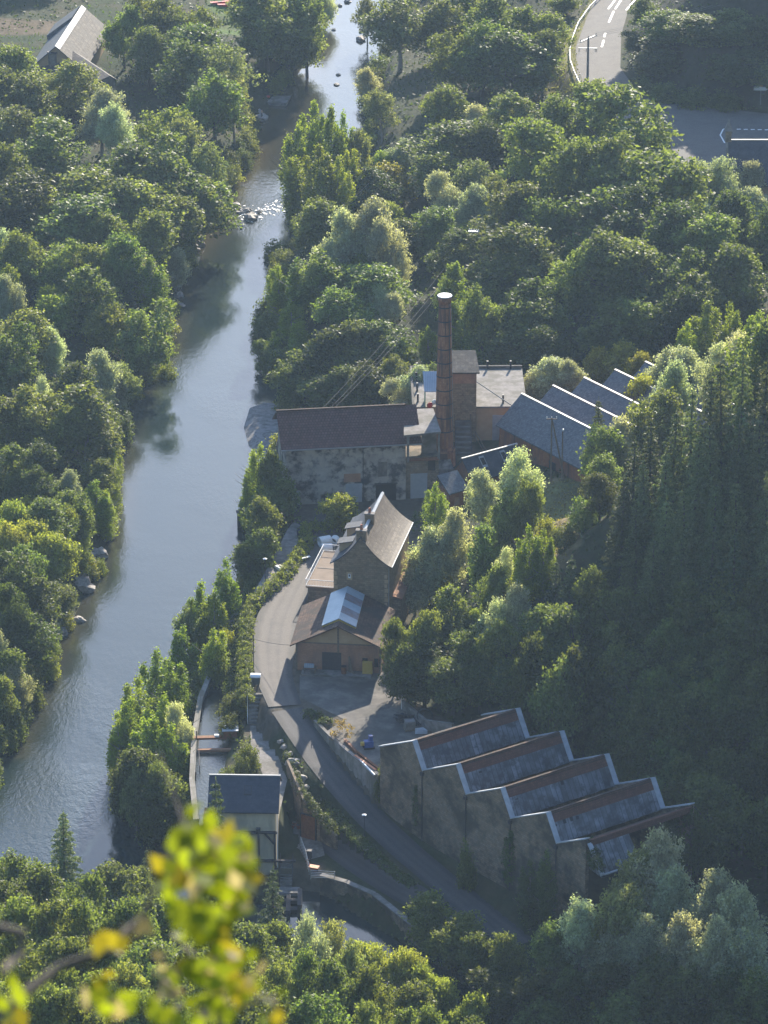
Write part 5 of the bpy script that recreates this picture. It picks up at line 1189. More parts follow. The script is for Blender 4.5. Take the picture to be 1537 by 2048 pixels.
def trunk_mesh(name, H_, r, limbs, rng, m='bark', lean=.3, top=.75):
    mb = MB(); rr = random.Random(int(rng.integers(1e6)))
    pts = [Vector((0, 0, -.8))]
    for k in range(1, 6): pts.append(Vector((rr.uniform(-lean, lean) * k / 5, rr.uniform(-lean, lean) * k / 5, H_ * top * k / 5)))
    mb.tube(pts, [r * 1.25, r, r * .8, r * .62, r * .42, r * .15], 7)
    for k in range(limbs):
        z = rr.uniform(.22, .62) * H_; i = min(4, int(z / (H_ * top) * 5)); q = pts[i].lerp(pts[i + 1], .5); q.z = z
        a = rr.uniform(0, 6.28); ln = rr.uniform(.16, .3) * H_
        e1 = q + Vector((math.cos(a), math.sin(a), .7)) * ln * .6; e2 = e1 + Vector((math.cos(a + .4), math.sin(a + .4), 1.0)) * ln * .55
        mb.tube([q, e1, e2], [r * .4, r * .24, r * .08], 5)
    o = mb.build(name, m); me = o.data; bpy.data.objects.remove(o); return me
def crown_broad(seed, H_=14., Wd=10., base=.06, nl=26, leafs=12, ncl=900, sig=.24, size=.5, lob=(.12, .21), spike=.9):
    rng = np.random.default_rng(seed)
    cz = H_ * (base + 1) / 2; hz = H_ * (1 - base) / 2
    asym = rng.normal(0, .1, 2) * Wd
    L_ = []
    for k in range(nl):
        d = sph(1, rng)[0]; d[2] = d[2] * .95 + .1
        rad = rng.uniform(.55, .86)
        w_ = 1 - .25 * max(0, d[2]) - .15 * max(0, -d[2])
        c = np.array([d[0] * Wd / 2 * rad * w_ + asym[0] * d[2], d[1] * Wd / 2 * rad * w_ + asym[1] * d[2], cz + d[2] * hz * rad])
        L_.append((c, rng.uniform(*lob) * Wd))
    L_.append((np.array([asym[0], asym[1], H_ - .16 * Wd]), .17 * Wd))
    L_.append((np.array([0, 0, cz]), .30 * Wd)); L_.append((np.array([0, 0, cz - hz * .5]), .28 * Wd))
    w_ = np.array([r * r for c, r in L_]); w_ /= w_.sum()
    pick = rng.choice(len(L_), ncl, p=w_)
    d = sph(ncl, rng); d[:, 2] = np.where(d[:, 2] < -.45, -d[:, 2], d[:, 2])
    c = np.array([L_[i][0] for i in pick]); r = np.array([L_[i][1] for i in pick])
    lt = np.array([rng.normal(0, .07) for _ in L_])[pick]
    cen = c + d * (r * rng.uniform(.62, 1.05, ncl))[:, None]
    cen[:, 2] = np.clip(cen[:, 2], .5, H_)
    out = d + np.array([0, 0, .5]); out /= np.linalg.norm(out, axis=1)[:, None]
    # each spray is drawn out along its twig
    k = ncl; s = rng.uniform(-.6, 1, (k, leafs)) * spike
    off = rng.normal(0, 1, (k, leafs, 3)) * sig * (1.15 - .5 * np.clip(s, 0, 1))[..., None]
    C = (cen[:, None, :] + out[:, None, :] * s[..., None] + off).reshape(-1, 3)
    return leaves(C, np.repeat(out, leafs, 0), size, rng, .62, np.repeat(rng.normal(0, .13, k) + lt, leafs), 1.0)
def crown_poplar(seed, H_=18., Wd=6., spires=6):
    rng = np.random.default_rng(seed); cen = []; out = []
    for k in range(spires):
        a = 2 * math.pi * k / spires + rng.uniform(0, .6); rad = 0 if k == 0 else rng.uniform(.18, .34) * Wd
        h = H_ * (1 if k == 0 else rng.uniform(.66, .95)); w_ = Wd * rng.uniform(.17, .25)
        n = 130
        tt = rng.uniform(.06, 1, n) ** .85; z = tt * h
        rr_ = w_ * np.clip(np.sin(np.pi * np.clip(tt, .03, 1) ** .75) + .22 * (1 - tt), .06, 2) * rng.uniform(.65, 1.1, n)
        an = rng.uniform(0, 2 * np.pi, n)
        cx = math.cos(a) * rad * np.clip(z / h * 1.6, 0, 1); cy = math.sin(a) * rad * np.clip(z / h * 1.6, 0, 1)
        cen.append(np.stack([cx + np.cos(an) * rr_, cy + np.sin(an) * rr_, z], 1)); out.append(np.stack([np.cos(an), np.sin(an), an * 0 + .5], 1))
    return clusters(np.concatenate(cen), np.concatenate(out), 15, .3, .36, rng, .75, 1.3)
def crown_conifer(seed, H_=18., Wd=7., dens=1.0):
    rng = np.random.default_rng(seed); C = []; O = []; 
    nw = int(21 * dens)
    for k in range(nw):
        f = k / nw; z = H_ * (.08 + .9 * f ** .92); L_ = Wd / 2 * (1 - f) ** .85 * rng.uniform(.85, 1.1) + .15
        nb = max(4, int(9 - 4 * f)); a0 = rng.uniform(0, 6.28)
        for j in range(nb):
            a = a0 + 2 * math.pi * j / nb + rng.normal(0, .15); Lb = L_ * rng.uniform(.7, 1.12); n = max(5, int(Lb * 9))
            s = rng.uniform(.12, 1, n) ** .8 * Lb
            zz = z - .28 * s + .07 * s * s / max(Lb, .3) + rng.normal(0, .06, n)
            sp = rng.normal(0, .16, n) * (.5 + (1 - s / Lb))
            C.append(np.stack([np.cos(a) * s - np.sin(a) * sp, np.sin(a) * s + np.cos(a) * sp, zz], 1)); O.append(np.tile([math.cos(a) * .3, math.sin(a) * .3, .9], (n, 1)))
    C = np.concatenate(C); O = np.concatenate(O)
    rng2 = np.random.default_rng(seed + 1)
    cl = clusters(C, O, 4, .12, .46, rng2, .36, .6)
    top = leaves(np.stack([np.zeros(14), np.zeros(14), H_ * (.9 + .1 * np.arange(14) / 13)], 1) + rng.normal(0, .05, (14, 3)), np.tile([0, 1., .2], (14, 1)), .35, rng, .4)
    V = np.concatenate([cl[0], top[0]]); Q = np.concatenate([cl[1], top[1] + len(cl[0])]); return V, Q, np.concatenate([cl[2], top[2]])
def crown_bush(seed, H_=4., Wd=4.5):
    rng = np.random.default_rng(seed); n = 240; d = sph(n, rng); d[:, 2] = abs(d[:, 2])
    bump = 1 + .22 * np.sin(d[:, 0] * 4 + seed) * np.cos(d[:, 1] * 5 - seed)
    cen = d * np.array([Wd / 2, Wd / 2, H_]) * (rng.uniform(.55, 1.0, n) * bump)[:, None]; cen[:, 2] += .15
    return clusters(cen, d + np.array([0, 0, .4]), 16, .24, .30, rng, .6)
PROTO = {}
def proto(key, cr, H_, Wd, tm, leafm='leaf'):
    V, Q, lv = cr; me = quads_mesh('crown', V, Q, [leafm], lv); PROTO.setdefault(key, []).append((me, tm, H_, Wd))
rg = np.random.default_rng(99)
for s in range(8): proto('broad', crown_broad(100 + s, 14, 10, .04 + .02 * (s % 4), 20 + 2 * s), 14.9, 10, trunk_mesh('trunk', 14, .3, 7, rg))
for s in range(4): proto('wide', crown_broad(140 + s, 9, 10, .04, 24, ncl=760), 9.8, 10, trunk_mesh('trunk', 9, .28, 7, rg))
for s in range(4): proto('willow', crown_broad(160 + s, 13, 9, .04, 30, leafs=16, ncl=860, sig=.3, size=.42, spike=1.1), 14, 9, trunk_mesh('trunk', 13, .32, 8, rg, 'barkpale'))
for s in range(3): proto('open', crown_broad(180 + s, 13, 11, .2, 26, leafs=12, ncl=520, lob=(.1, .17)), 13.7, 11, trunk_mesh('trunk', 13, .3, 12, rg, 'barkpale', .9))
for s in range(4): proto('poplar', crown_poplar(200 + s, 18, 6.4, 5 + s % 3), 18, 6.4, trunk_mesh('trunk', 18, .3, 5, rg, 'barkpale', .2, .85))
for s in range(3): proto('conifer', crown_conifer(220 + s, 18, 7.2), 18, 7.2, trunk_mesh('trunk', 18, .28, 0, rg, 'bark', .05, .96), 'needle')
for s in range(2): proto('thin', crown_conifer(240 + s, 13, 5.2, .62), 13, 5.2, trunk_mesh('trunk', 13, .18, 0, rg, 'bark', .05, .96), 'needle')
for s in range(4): proto('bush', crown_bush(260 + s), 4, 4.5, trunk_mesh('trunk', 3, .1, 4, rg))
# kind letter -> prototype, name, category, look, tint, default height
KIND = {
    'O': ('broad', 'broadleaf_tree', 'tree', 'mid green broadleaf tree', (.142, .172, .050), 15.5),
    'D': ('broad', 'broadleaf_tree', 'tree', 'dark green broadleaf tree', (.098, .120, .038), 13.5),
    'G': ('open', 'broadleaf_tree', 'tree', 'loose grey-green broadleaf tree', (.165, .180, .078), 15),
    'L': ('wide', 'broadleaf_tree', 'tree', 'low light green broadleaf tree', (.195, .225, .05), 10),
    'P': ('poplar', 'poplar_tree', 'tree', 'upright bright green poplar', (.20, .25, .036), 17),
    'Q': ('poplar', 'poplar_tree', 'tree', 'upright dark green poplar', (.09, .125, .04), 13),
    'W': ('willow', 'willow_tree', 'tree', 'pale silvery-leaved tree', (.33, .35, .27), 13),
    'C': ('conifer', 'conifer_tree', 'tree', 'tall dark conifer', (.12, .145, .058), 20),
    'S': ('thin', 'spruce_tree', 'tree', 'thin young spruce', (.09, .12, .055), 12),
    'B': ('bush', 'shrub', 'shrub', 'rounded green shrub', (.115, .138, .04), 4),
    'Y': ('bush', 'shrub', 'shrub', 'yellow-green shrub', (.20, .22, .035), 5),
    'T': ('wide', 'broadleaf_tree', 'tree', 'yellowish broadleaf tree', (.21, .20, .045), 9),
}
SPEC = []
TREES = []
def solve(px, ytop, h):
    """ground point in column PX whose tree of height H tops out at YTOP"""
    Y = np.linspace(392, 1150, 1517)
    zf = FPX / 1.0
    X = (px - 768.5) / FPX * (Y * CP + (H - 8) * SP)
    for _ in range(2):
        z = T(X, Y); X = (px - 768.5) / FPX * (Y * CP - (z - H) * SP)
    zt = z + h - H
    f = Y * CP - zt * SP; u = Y * SP + zt * CP; py = 1024 - FPX * u / f
    i = np.argmax(py <= ytop)
    if py[i] > ytop: i = len(Y) - 1
    return float(X[i]), float(Y[i]), float(z[i])
def tree(kind, x, y, z, h, w, label, group, tilt=0):
    key, name, cat, look, tint, _ = KIND[kind]
    pr = PROTO[key]; me, tm, H0, W0 = pr[random.randrange(len(pr))]
    t = bpy.data.objects.new(name, None); COL.objects.link(t); t.location = (x, y, z - .1)
    t.rotation_euler = (random.uniform(-.04, .04), random.uniform(-.04, .04) + tilt, random.uniform(0, 6.28))
    t.scale = (w / W0, w / W0, h / H0); tag(t, label, cat, group)
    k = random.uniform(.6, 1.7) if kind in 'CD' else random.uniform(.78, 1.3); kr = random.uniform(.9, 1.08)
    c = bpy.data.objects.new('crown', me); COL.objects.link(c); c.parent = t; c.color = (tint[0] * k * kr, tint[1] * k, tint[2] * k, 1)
    r = bpy.data.objects.new('trunk', tm); COL.objects.link(r); r.parent = t
    TREES.append((x, y, w))
    return t
def stand(where, group, spec):
    """SPEC: 'kind px ytop width_px [height]' separated by commas, listed in the order the label counts them"""
    items = [s.split() for s in spec.split(',') if s.strip()]
    far = lambda it: it[0] in 'OD' and float(it[2]) < 700 and float(it[2]) > 60
    items = [it for it in items if not (far(it) and int(float(it[1]) * 7 + float(it[2]) * 3) // 5 % 5 in (0, 2) and len(items) > 8)]
    cnt = {}; tot = {}
    for it in items: tot[it[0]] = tot.get(it[0], 0) + 1
    for it in items:
        k = it[0]; px, yt, wp = (float(v) for v in it[1:4]); random.seed(int(px * 7919 + yt * 31))
        h = (float(it[4]) * (1.15 if k in 'ODGW' else 1)) if len(it) > 4 else KIND[k][5] * random.uniform(.92, 1.08)
        x, y, z = solve(px, yt, h)
        w = wp * mpp(y, z + h * .6) * 1.08 * (random.uniform(.85, 1.4) if k in 'ODG' else 1)
        n = cnt.get(k, 0); cnt[k] = n + 1
        lab = (f'{ORD[n]} ' if tot[k] > 1 else '') + KIND[k][3] + ' ' + where
        if far(it): w *= 1.3; h *= 1.1
        h *= random.uniform(.95, 1.05); o = tree(k, x, y, z, h, w, lab, group if tot[k] > 1 else None); SPEC.append((o.name, ' '.join(it)))
stand('behind the long house, left to right', 'trees behind the long house', 'O 250 8 75 13, O 300 -5 85 14, O 345 -8 90 14, O 395 0 85 14, O 300 50 100 13, O 345 55 90 13, O 415 40 105 15, G 445 88 110 16, O 385 95 95 14')
stand('on the left bank above the flat slab, left to right', 'trees above the flat slab', 'G 505 -40 90 15, O 535 -30 105 17, O 575 -20 105 18, O 615 -5 80 17, W 650 -25 46 9, G 470 140 82 15, O 430 150 80 14')
for k, (x_, y_) in enumerate(((-116, 974), (-105, 982), (-94, 976), (-84, 984), (-74, 978))):  # unseen tree row, added to cast shade on the meadow
    random.seed(k); tree('D', x_, y_, T1(x_, y_), 27, 16, f'{ORD[k]} dark tree added out of view beyond the meadow to shade it, left to right', 'added shade trees beyond the meadow')
stand('below the long house, left to right', 'trees below the long house', 'O 38 100 84 13, O 105 98 100 14, O 150 130 82 12, O 10 150 80 13, O 60 165 100 13, G 20 205 90 13, W 205 175 90 13, O 255 180 80 13, O 305 175 105 15, W 235 205 70 12')
stand('in the wood above the rapids, left to right', 'wood above the rapids', 'O 40 240 90 13, O 95 255 95 13, O 150 245 115 15, O 205 255 110 15, O 330 220 95 15, G 375 235 85 15, G 400 285 95 16, O 15 300 90 13, O 75 300 105 13, O 245 300 105 14, O 300 290 90 14, O 350 330 90 14, O 385 345 90 15')
stand('in the wood left of the rapids, left to right', 'wood left of the rapids', 'D 20 355 90 13, O 130 330 100 14, O 190 345 100 14, O 235 370 95 14, O 290 370 95 14, L 65 405 120 11, O 165 400 110 13, O 225 430 90 13, O 285 425 100 13, O 335 400 90 13, O 370 420 70 12, D 120 440 90 12')
stand('on the left slope below the rapids, left to right', 'trees on the left slope', 'W 8 460 60 11, O 60 465 80 12, O 125 480 90 12, O 185 490 80 11, O 240 480 90 12, W 285 500 60 10, D 330 475 70 10, W 352 490 50 9, L 15 530 60, W 25 545 55 10, D 80 530 90 12, L 110 570 60 8, L 135 585 95 9, O 185 545 80 11, L 210 615 90 8')
stand('on the bank opposite the chimney, downstream', 'trees opposite the chimney', 'P 305 520 72 11, O 300 610 100 13, O 265 640 80 11, Y 335 725 40 4, W 208 690 70 12, G 245 720 60 10, W 235 745 45 8, D 165 660 80 11, W 110 655 55 9, O 60 620 80 12, D 95 690 80 11, O 30 660 75 12, D 150 720 80 11, W 12 560 40 9')
stand('on the bank opposite the plaster hall, downstream', 'trees opposite the plaster hall', 'O 150 765 130 13, O 75 775 120 13, O 20 790 80 12, D 195 800 80 11, O 120 805 110 12, W 95 755 45 11, G 170 830 90 10, L 40 850 80 9, D 95 875 90 10, D 25 890 80 10, P 215 865 46 8, P 228 905 42 8')
stand('on the bank opposite the stone house, downstream', 'trees opposite the stone house', 'W 135 945 55 7, D 90 930 90 9, D 185 915 60 8, P 222 945 50 9, P 195 960 64 10, P 215 985 60 9, O 150 985 80 9, T 50 985 60 6, O 100 995 80 9, L 30 1000 80 9, L 75 1025 90 9, L 125 1010 70 8, P 165 1010 60 9, L 25 1050 80 9')
stand('on the bank opposite the barn, downstream', 'trees opposite the barn', 'O 55 1080 90 10, L 110 1065 90 9, L 160 1085 60 6, D 25 1110 80 10, L 105 1115 70 7, Y 175 1108 50 4, D 75 1150 90 10, Y 198 1120 34 3, G 115 1165 70 8, D 30 1175 80 11, W 95 1205 55 7, G 125 1175 50 6, Y 130 1225 40 3')
stand('on the left bank at the lower left edge, going downstream', 'trees at the lower left edge', 'D 55 1215 90 10, P 102 1258 46 7, Y 90 1300 56 5, W 5 1255 36 9, O 25 1290 70 9, B 55 1345 60 6, W 35 1320 60 9, O 10 1345 50 9, B 40 1400 50 4')
stand('on the upper road point, left to right', 'trees on the upper point', 'G 800 -8 130 15, G 735 -10 60 12, O 880 -10 95 14, O 930 -30 95 14, O 985 -10 110 15, O 1035 0 105 15, O 1090 20 80 13, O 905 50 95 14, O 965 45 110 15, O 1025 55 110 15, O 1085 70 75 12, L 1130 -20 70 6')
stand('along the far right bank, left to right', 'trees along the far right bank', 'W 742 135 52 9, G 765 180 72 10, O 800 168 85 12, O 850 150 95 14, O 890 170 90 13, D 935 155 80 13, W 955 205 66 11, O 1005 195 80 12, W 1045 200 62 11, D 985 240 80 11, W 805 275 60 8, L 775 300 60 7, O 850 250 85 11, O 900 255 90 11, D 1010 280 90 12')
stand('left of the slim power pole, left to right', 'trees left of the slim pole', 'T 788 325 96 9, D 740 350 60 9, O 880 310 80 10, G 950 315 100 10, G 985 350 80 9, W 890 352 70 11, W 940 372 72 10, D 850 400 70 9, O 865 430 60 9, D 910 470 80 9, O 1000 430 80 7, L 935 455 60 7, D 800 440 80 9, L 780 400 56 8, D 1015 500 80 9, D 975 560 70 9')
stand('in the tall riverside clump above the chimney, left to right', 'tall riverside poplars', 'P 592 245 72 21, P 622 213 72 23, P 662 215 66 22, P 640 290 80 18, P 695 228 52 19, P 600 320 70 16, P 672 310 66 16, G 728 258 56 14, P 705 300 52 15, D 640 400 84 12, D 610 430 70 10, D 680 420 70 10')
stand('on the wooded right bank above the plaster hall, going downstream', 'trees above the plaster hall', 'B 552 480 54 5, W 690 420 84 15, W 740 400 110 16, W 785 440 70 14, W 660 470 70 12, O 655 510 70 11, P 600 512 72 12, P 640 515 66 12, P 560 535 56 11, L 720 505 80 10, D 770 530 80 10, W 760 570 56 9, P 585 605 52 9, B 540 590 50 6, B 525 630 44 5, O 640 590 90 11, O 700 590 90 10, W 770 590 58 8, P 605 640 50 9, D 610 690 90 10, D 660 670 90 10, D 720 660 90 10, D 770 660 80 9, D 820 640 70 9, B 560 700 60 6, B 585 765 70 6, D 650 740 90 8, D 700 730 90 9, D 750 720 90 9, D 800 710 80 8, O 530 690 40 6, P 545 660 40 8')
stand('right behind the brick chimney, left to right', 'trees behind the chimney', 'W 830 738 66 7, W 800 760 56 6, L 800 690 50 7, P 855 655 40 8, P 925 560 60 15, D 965 580 80 14, D 1000 625 80 12, D 870 720 60 7, D 960 680 80 11, O 905 540 40 11')
stand('below the road bend, left to right', 'wood below the road bend', 'O 1122 206 96 15, O 1190 164 96 15, O 1180 205 132 20, O 1245 193 120 20, O 1292 228 120 19, O 1090 250 108 18, O 1140 280 120 18, O 1320 262 115 18, O 1350 293 108 17, W 1392 316 80 13, W 1436 318 84 13, W 1508 378 70 8, W 1480 322 66 10, O 1250 290 120 19, O 1290 320 120 18, D 1080 330 95 14, W 1390 370 66 11, O 1340 345 108 17, O 1200 350 132 18')
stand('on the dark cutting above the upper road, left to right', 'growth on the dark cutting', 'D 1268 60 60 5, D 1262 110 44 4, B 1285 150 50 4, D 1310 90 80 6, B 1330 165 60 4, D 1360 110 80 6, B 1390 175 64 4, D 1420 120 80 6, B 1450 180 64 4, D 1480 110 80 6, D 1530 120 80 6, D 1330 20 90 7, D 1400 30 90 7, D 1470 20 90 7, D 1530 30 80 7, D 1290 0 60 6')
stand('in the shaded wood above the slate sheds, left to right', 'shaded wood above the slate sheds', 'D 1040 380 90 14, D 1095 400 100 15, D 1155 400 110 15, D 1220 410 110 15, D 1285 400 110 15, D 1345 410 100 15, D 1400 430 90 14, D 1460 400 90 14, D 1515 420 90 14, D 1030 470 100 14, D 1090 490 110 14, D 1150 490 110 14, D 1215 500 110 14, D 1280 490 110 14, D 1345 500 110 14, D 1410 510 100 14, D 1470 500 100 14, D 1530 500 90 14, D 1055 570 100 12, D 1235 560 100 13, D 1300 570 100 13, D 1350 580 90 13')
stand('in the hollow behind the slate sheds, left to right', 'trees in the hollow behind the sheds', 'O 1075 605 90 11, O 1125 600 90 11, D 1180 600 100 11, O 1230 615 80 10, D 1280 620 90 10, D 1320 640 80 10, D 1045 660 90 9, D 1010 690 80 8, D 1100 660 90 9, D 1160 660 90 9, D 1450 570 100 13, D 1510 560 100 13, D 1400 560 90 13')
stand('along the back of the slate sheds, left to right', 'bushy trees at the slate sheds', 'W 1075 740 70 6, W 1110 718 86 8, W 1145 725 60 7, T 1195 700 70 7, T 1235 690 84 8, T 1275 705 56 7, W 1330 690 84 11, P 1370 640 56 13, P 1412 595 84 16, P 1455 615 50 14, P 1508 628 76 15, W 1375 690 88 12, W 1430 690 80 12, W 1480 670 80 13, O 1525 660 90 14')
stand('at the top of the conifer hill, left to right', 'broadleaf trees on the conifer hill', 'L 1275 745 72 10, O 1300 770 84 13, W 1345 720 76 13, W 1235 835 66 11, O 1210 850 80 11, O 1205 905 56 8, D 1200 945 60 7')
stand('on the conifer hill, left to right', 'conifers on the hill', 'C 1195 800 59 15, C 1262 870 98 20, C 1300 830 98 21, C 1340 800 98 23, C 1375 770 98 25, C 1410 740 105 25, C 1445 720 98 26, C 1480 690 105 27, C 1520 700 105 27, C 1240 950 98 19, C 1290 920 98 21, C 1330 900 105 22, C 1380 870 105 23, C 1425 850 105 24, C 1470 830 105 24, C 1515 820 105 24, C 1270 1010 98 19, C 1320 990 105 21, C 1370 970 105 22, C 1420 960 105 22, C 1470 940 105 23, C 1520 930 105 23, C 1300 1080 105 19, C 1360 1070 105 20, C 1415 1060 105 21, C 1465 1050 105 21, C 1520 1040 105 21')
stand('behind the stone house and brick cottage, left to right', 'trees behind the stone house', 'P 872 970 56 10, W 850 1050 84 13, W 905 1025 70 12, W 965 935 66 10, W 1040 892 84 13, O 1025 950 84 12, O 1058 960 48 10, O 965 1045 84 11, O 1010 1010 60 10, Y 880 1125 50 7, W 830 1110 70 9, O 905 1175 66 9, L 945 1215 46 5')
stand('on the slope right of the stone house, left to right', 'trees on the slope by the house', 'B 1168 992 66 6, Y 1095 1032 40 4, P 1060 1060 60 12, P 1085 1070 52 11, P 1040 1110 56 10, W 1005 1100 40 8, O 985 1130 60 9, W 1030 1180 64 11, W 985 1195 66 11, S 1135 1105 66 13, S 1110 1115 50 10, D 1175 1130 70 11, D 1200 1180 90 11, B 1130 1050 56 4, D 1095 1200 90 12, D 1150 1210 90 12')
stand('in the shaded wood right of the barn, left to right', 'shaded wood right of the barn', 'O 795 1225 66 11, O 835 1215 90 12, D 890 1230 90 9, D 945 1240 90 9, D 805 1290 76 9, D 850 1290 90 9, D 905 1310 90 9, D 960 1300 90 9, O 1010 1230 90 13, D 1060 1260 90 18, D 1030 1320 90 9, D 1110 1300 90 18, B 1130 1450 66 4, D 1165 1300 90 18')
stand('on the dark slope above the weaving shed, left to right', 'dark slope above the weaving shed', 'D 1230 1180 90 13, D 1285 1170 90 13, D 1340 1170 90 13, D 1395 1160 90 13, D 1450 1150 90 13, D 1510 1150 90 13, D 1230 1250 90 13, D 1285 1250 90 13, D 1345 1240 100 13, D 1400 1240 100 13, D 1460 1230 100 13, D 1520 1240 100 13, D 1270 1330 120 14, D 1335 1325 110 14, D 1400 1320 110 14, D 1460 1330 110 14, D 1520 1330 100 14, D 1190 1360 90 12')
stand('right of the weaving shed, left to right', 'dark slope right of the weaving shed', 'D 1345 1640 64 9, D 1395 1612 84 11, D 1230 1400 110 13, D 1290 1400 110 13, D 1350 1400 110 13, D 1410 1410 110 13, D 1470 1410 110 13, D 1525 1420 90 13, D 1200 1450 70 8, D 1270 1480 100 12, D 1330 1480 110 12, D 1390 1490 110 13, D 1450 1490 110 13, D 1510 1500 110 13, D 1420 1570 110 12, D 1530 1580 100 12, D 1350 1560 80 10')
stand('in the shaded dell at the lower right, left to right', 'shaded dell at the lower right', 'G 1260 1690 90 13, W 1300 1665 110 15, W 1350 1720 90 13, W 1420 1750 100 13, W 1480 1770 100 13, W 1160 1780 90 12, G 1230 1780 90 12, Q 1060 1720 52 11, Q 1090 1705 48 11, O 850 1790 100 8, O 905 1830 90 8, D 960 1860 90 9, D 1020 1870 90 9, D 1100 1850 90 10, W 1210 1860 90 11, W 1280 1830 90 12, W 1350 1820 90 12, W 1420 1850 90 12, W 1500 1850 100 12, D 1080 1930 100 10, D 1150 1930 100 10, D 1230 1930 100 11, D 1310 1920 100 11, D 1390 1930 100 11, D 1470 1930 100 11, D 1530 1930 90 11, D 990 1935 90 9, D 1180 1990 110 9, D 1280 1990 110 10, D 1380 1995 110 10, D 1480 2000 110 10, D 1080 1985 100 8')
stand('at the foot of the stepped stone wall, left to right', 'growth at the stepped wall', 'Q 842 1555 42 9, Q 1025 1650 46 10, B 760 1545 26 5, B 935 1690 36 7')
stand('between the plaster hall and the river, going downstream', 'trees beside the plaster hall', 'P 520 890 52 11, P 505 925 44 9, O 555 895 76 13, D 545 945 80 12, P 495 975 36 8, D 525 1000 84 11, D 520 1050 76 9, D 500 1085 56 7, D 530 1100 46 6, B 510 1150 40 4')
stand('beside the canal, going downstream', 'riverside poplars', 'P 453 1113 62 14, P 405 1165 66 14, P 430 1190 60 12, G 368 1215 72 11, Y 455 1255 42 6, P 375 1250 60 12, P 425 1260 60 10, B 440 1310 50 6, P 320 1292 84 15, P 350 1330 76 14, P 285 1350 80 15, P 330 1390 90 14, P 265 1400 72 14, W 370 1415 52 11, P 300 1440 90 14, P 245 1425 56 13, P 350 1455 70 12, D 290 1500 90 12, D 330 1520 80 11, D 255 1500 60 11, B 495 1480 44 5, B 480 1515 36 4, B 468 1385 54 4, B 462 1430 44 3.5, B 456 1535 40 3.5, G 275 1540 60 11, D 310 1580 70 9')
stand('in front of the stone house forecourt, left to right', None, 'L 682 985 84 7')
stand('on the near bank in front of the river, left to right', 'spruces on the near bank', 'C 130 1622 92 14, S 293 1690 42 9, S 432 1565 78 17.5, S 545 1735 74 13, S 470 1690 44 9')
stand('on the near slope at the lower left, left to right', 'trees on the lower left slope', 'O 30 1695 96 11, O 85 1735 100 11, D 20 1760 90 11, O 165 1750 100 11, O 235 1728 100 11, O 285 1735 80 10, O 60 1800 110 12, O 130 1800 110 12, O 205 1795 110 12, O 270 1800 100 12, O 335 1800 100 11, D 20 1850 100 12, O 95 1870 110 12, O 165 1870 110 12, O 240 1870 110 12, O 310 1865 110 12, L 40 1920 100 11, O 120 1935 110 12, O 190 1940 110 12, O 265 1940 110 12, O 20 1990 110 12, O 95 2000 110 12, O 180 2005 110 12, O 260 2005 110 12')
stand('on the bottom centre slope, left to right', 'trees on the bottom slope', 'O 385 1790 90 10, O 440 1830 90 10, O 510 1845 96 11, O 560 1835 80 10, W 630 1832 76 12, G 670 1850 76 11, G 700 1880 84 10, L 750 1885 90 9, L 810 1895 96 10, L 850 1925 70 9, L 890 1950 76 9, L 935 1990 76 8, O 385 1870 100 11, O 460 1890 100 11, O 535 1910 100 11, O 605 1910 100 11, O 675 1930 100 11, O 745 1940 100 11, O 815 1960 100 10, O 330 1930 110 12, O 410 1950 110 12, O 490 1965 110 12, O 570 1975 110 12, O 650 1985 110 12, O 730 2000 110 11, O 800 2010 100 10, O 870 2010 90 9, O 340 2005 110 12, O 430 2015 110 12, O 960 2030 80 8, P 1185 2008 56 8')

# shrubs leaning over the water along both banks
HIDDEN = {(2, 14), (1, 20), (1, 28), (1, 33), (2, 17), (3, 6), (4, 13), (4, 46), (4, 47), (4, 48), (4, 49), (4, 50), (1, 1), (1, 2), (1, 3), (1, 4), (1, 5), (1, 6), (1, 7), (1, 8), (1, 9), (1, 10), (1, 29), (1, 30), (2, 2), (2, 3), (2, 4), (2, 5), (2, 10), (2, 16), (2, 18), (2, 19), (2, 20), (3, 5), (4, 1), (4, 2), (4, 3), (4, 5), (4, 6), (4, 7), (4, 10), (4, 12), (4, 14), (4, 15), (4, 17), (4, 20), (4, 21), (4, 22), (4, 23), (4, 24), (4, 25), (4, 26), (4, 27), (4, 28), (4, 29), (4, 30), (4, 31), (4, 37), (4, 38), (4, 39), (5, 1), (5, 2), (5, 3), (5, 5), (5, 6), (5, 7), (5, 8), (5, 9), (5, 10), (5, 11), (5, 12), (5, 16), (5, 17), (5, 18), (5, 19)}
KEEPOFF = [(a, b, 14) for a, b in ROCKXY] + [(cx, cy, 60)]
def waterside(line, y0, y1, side, where, group, seed, step=4.6, kinds='BBYB'):
    rr = random.Random(seed); pts = [Vector((a, b, 0)) for a, b in line]; acc = 0; n = 0; m = 0
    for a_, b_ in zip(pts, pts[1:]):
        L_ = (b_ - a_).length; d = (b_ - a_) / L_; nv = Vector((-d.y, d.x, 0)) * side; s = step - acc
        while s < L_:
            q = a_ + d * s + nv * rr.uniform(.8, 2.6); s += step * rr.uniform(.8, 1.25)
            if y0 < q.y < y1 and n < 39 and all((q.x - a) ** 2 + (q.y - b) ** 2 > c for a, b, c in KEEPOFF):
                m += 1; k = rr.choice(kinds); h = rr.uniform(2.6, 5.5) * (1.5 if k in 'LG' else 1); w_ = h * rr.uniform(.9, 1.3)
                
                if (seed, m) in HIDDEN: continue
                o = tree(k, q.x, q.y, T1(q.x, q.y), h, w_, f'{ORD[n]} low waterside bush {where}', group); n += 1; SPEC.append((o.name, f'WS {seed} {m}'))
        acc = L_ - (s - step) if s > L_ else 0
        acc = max(0, acc) % step
waterside(RIVER_L, 745, 960, -1, 'on the upper left bank, going downstream', 'waterside bushes on the upper left bank', 1)
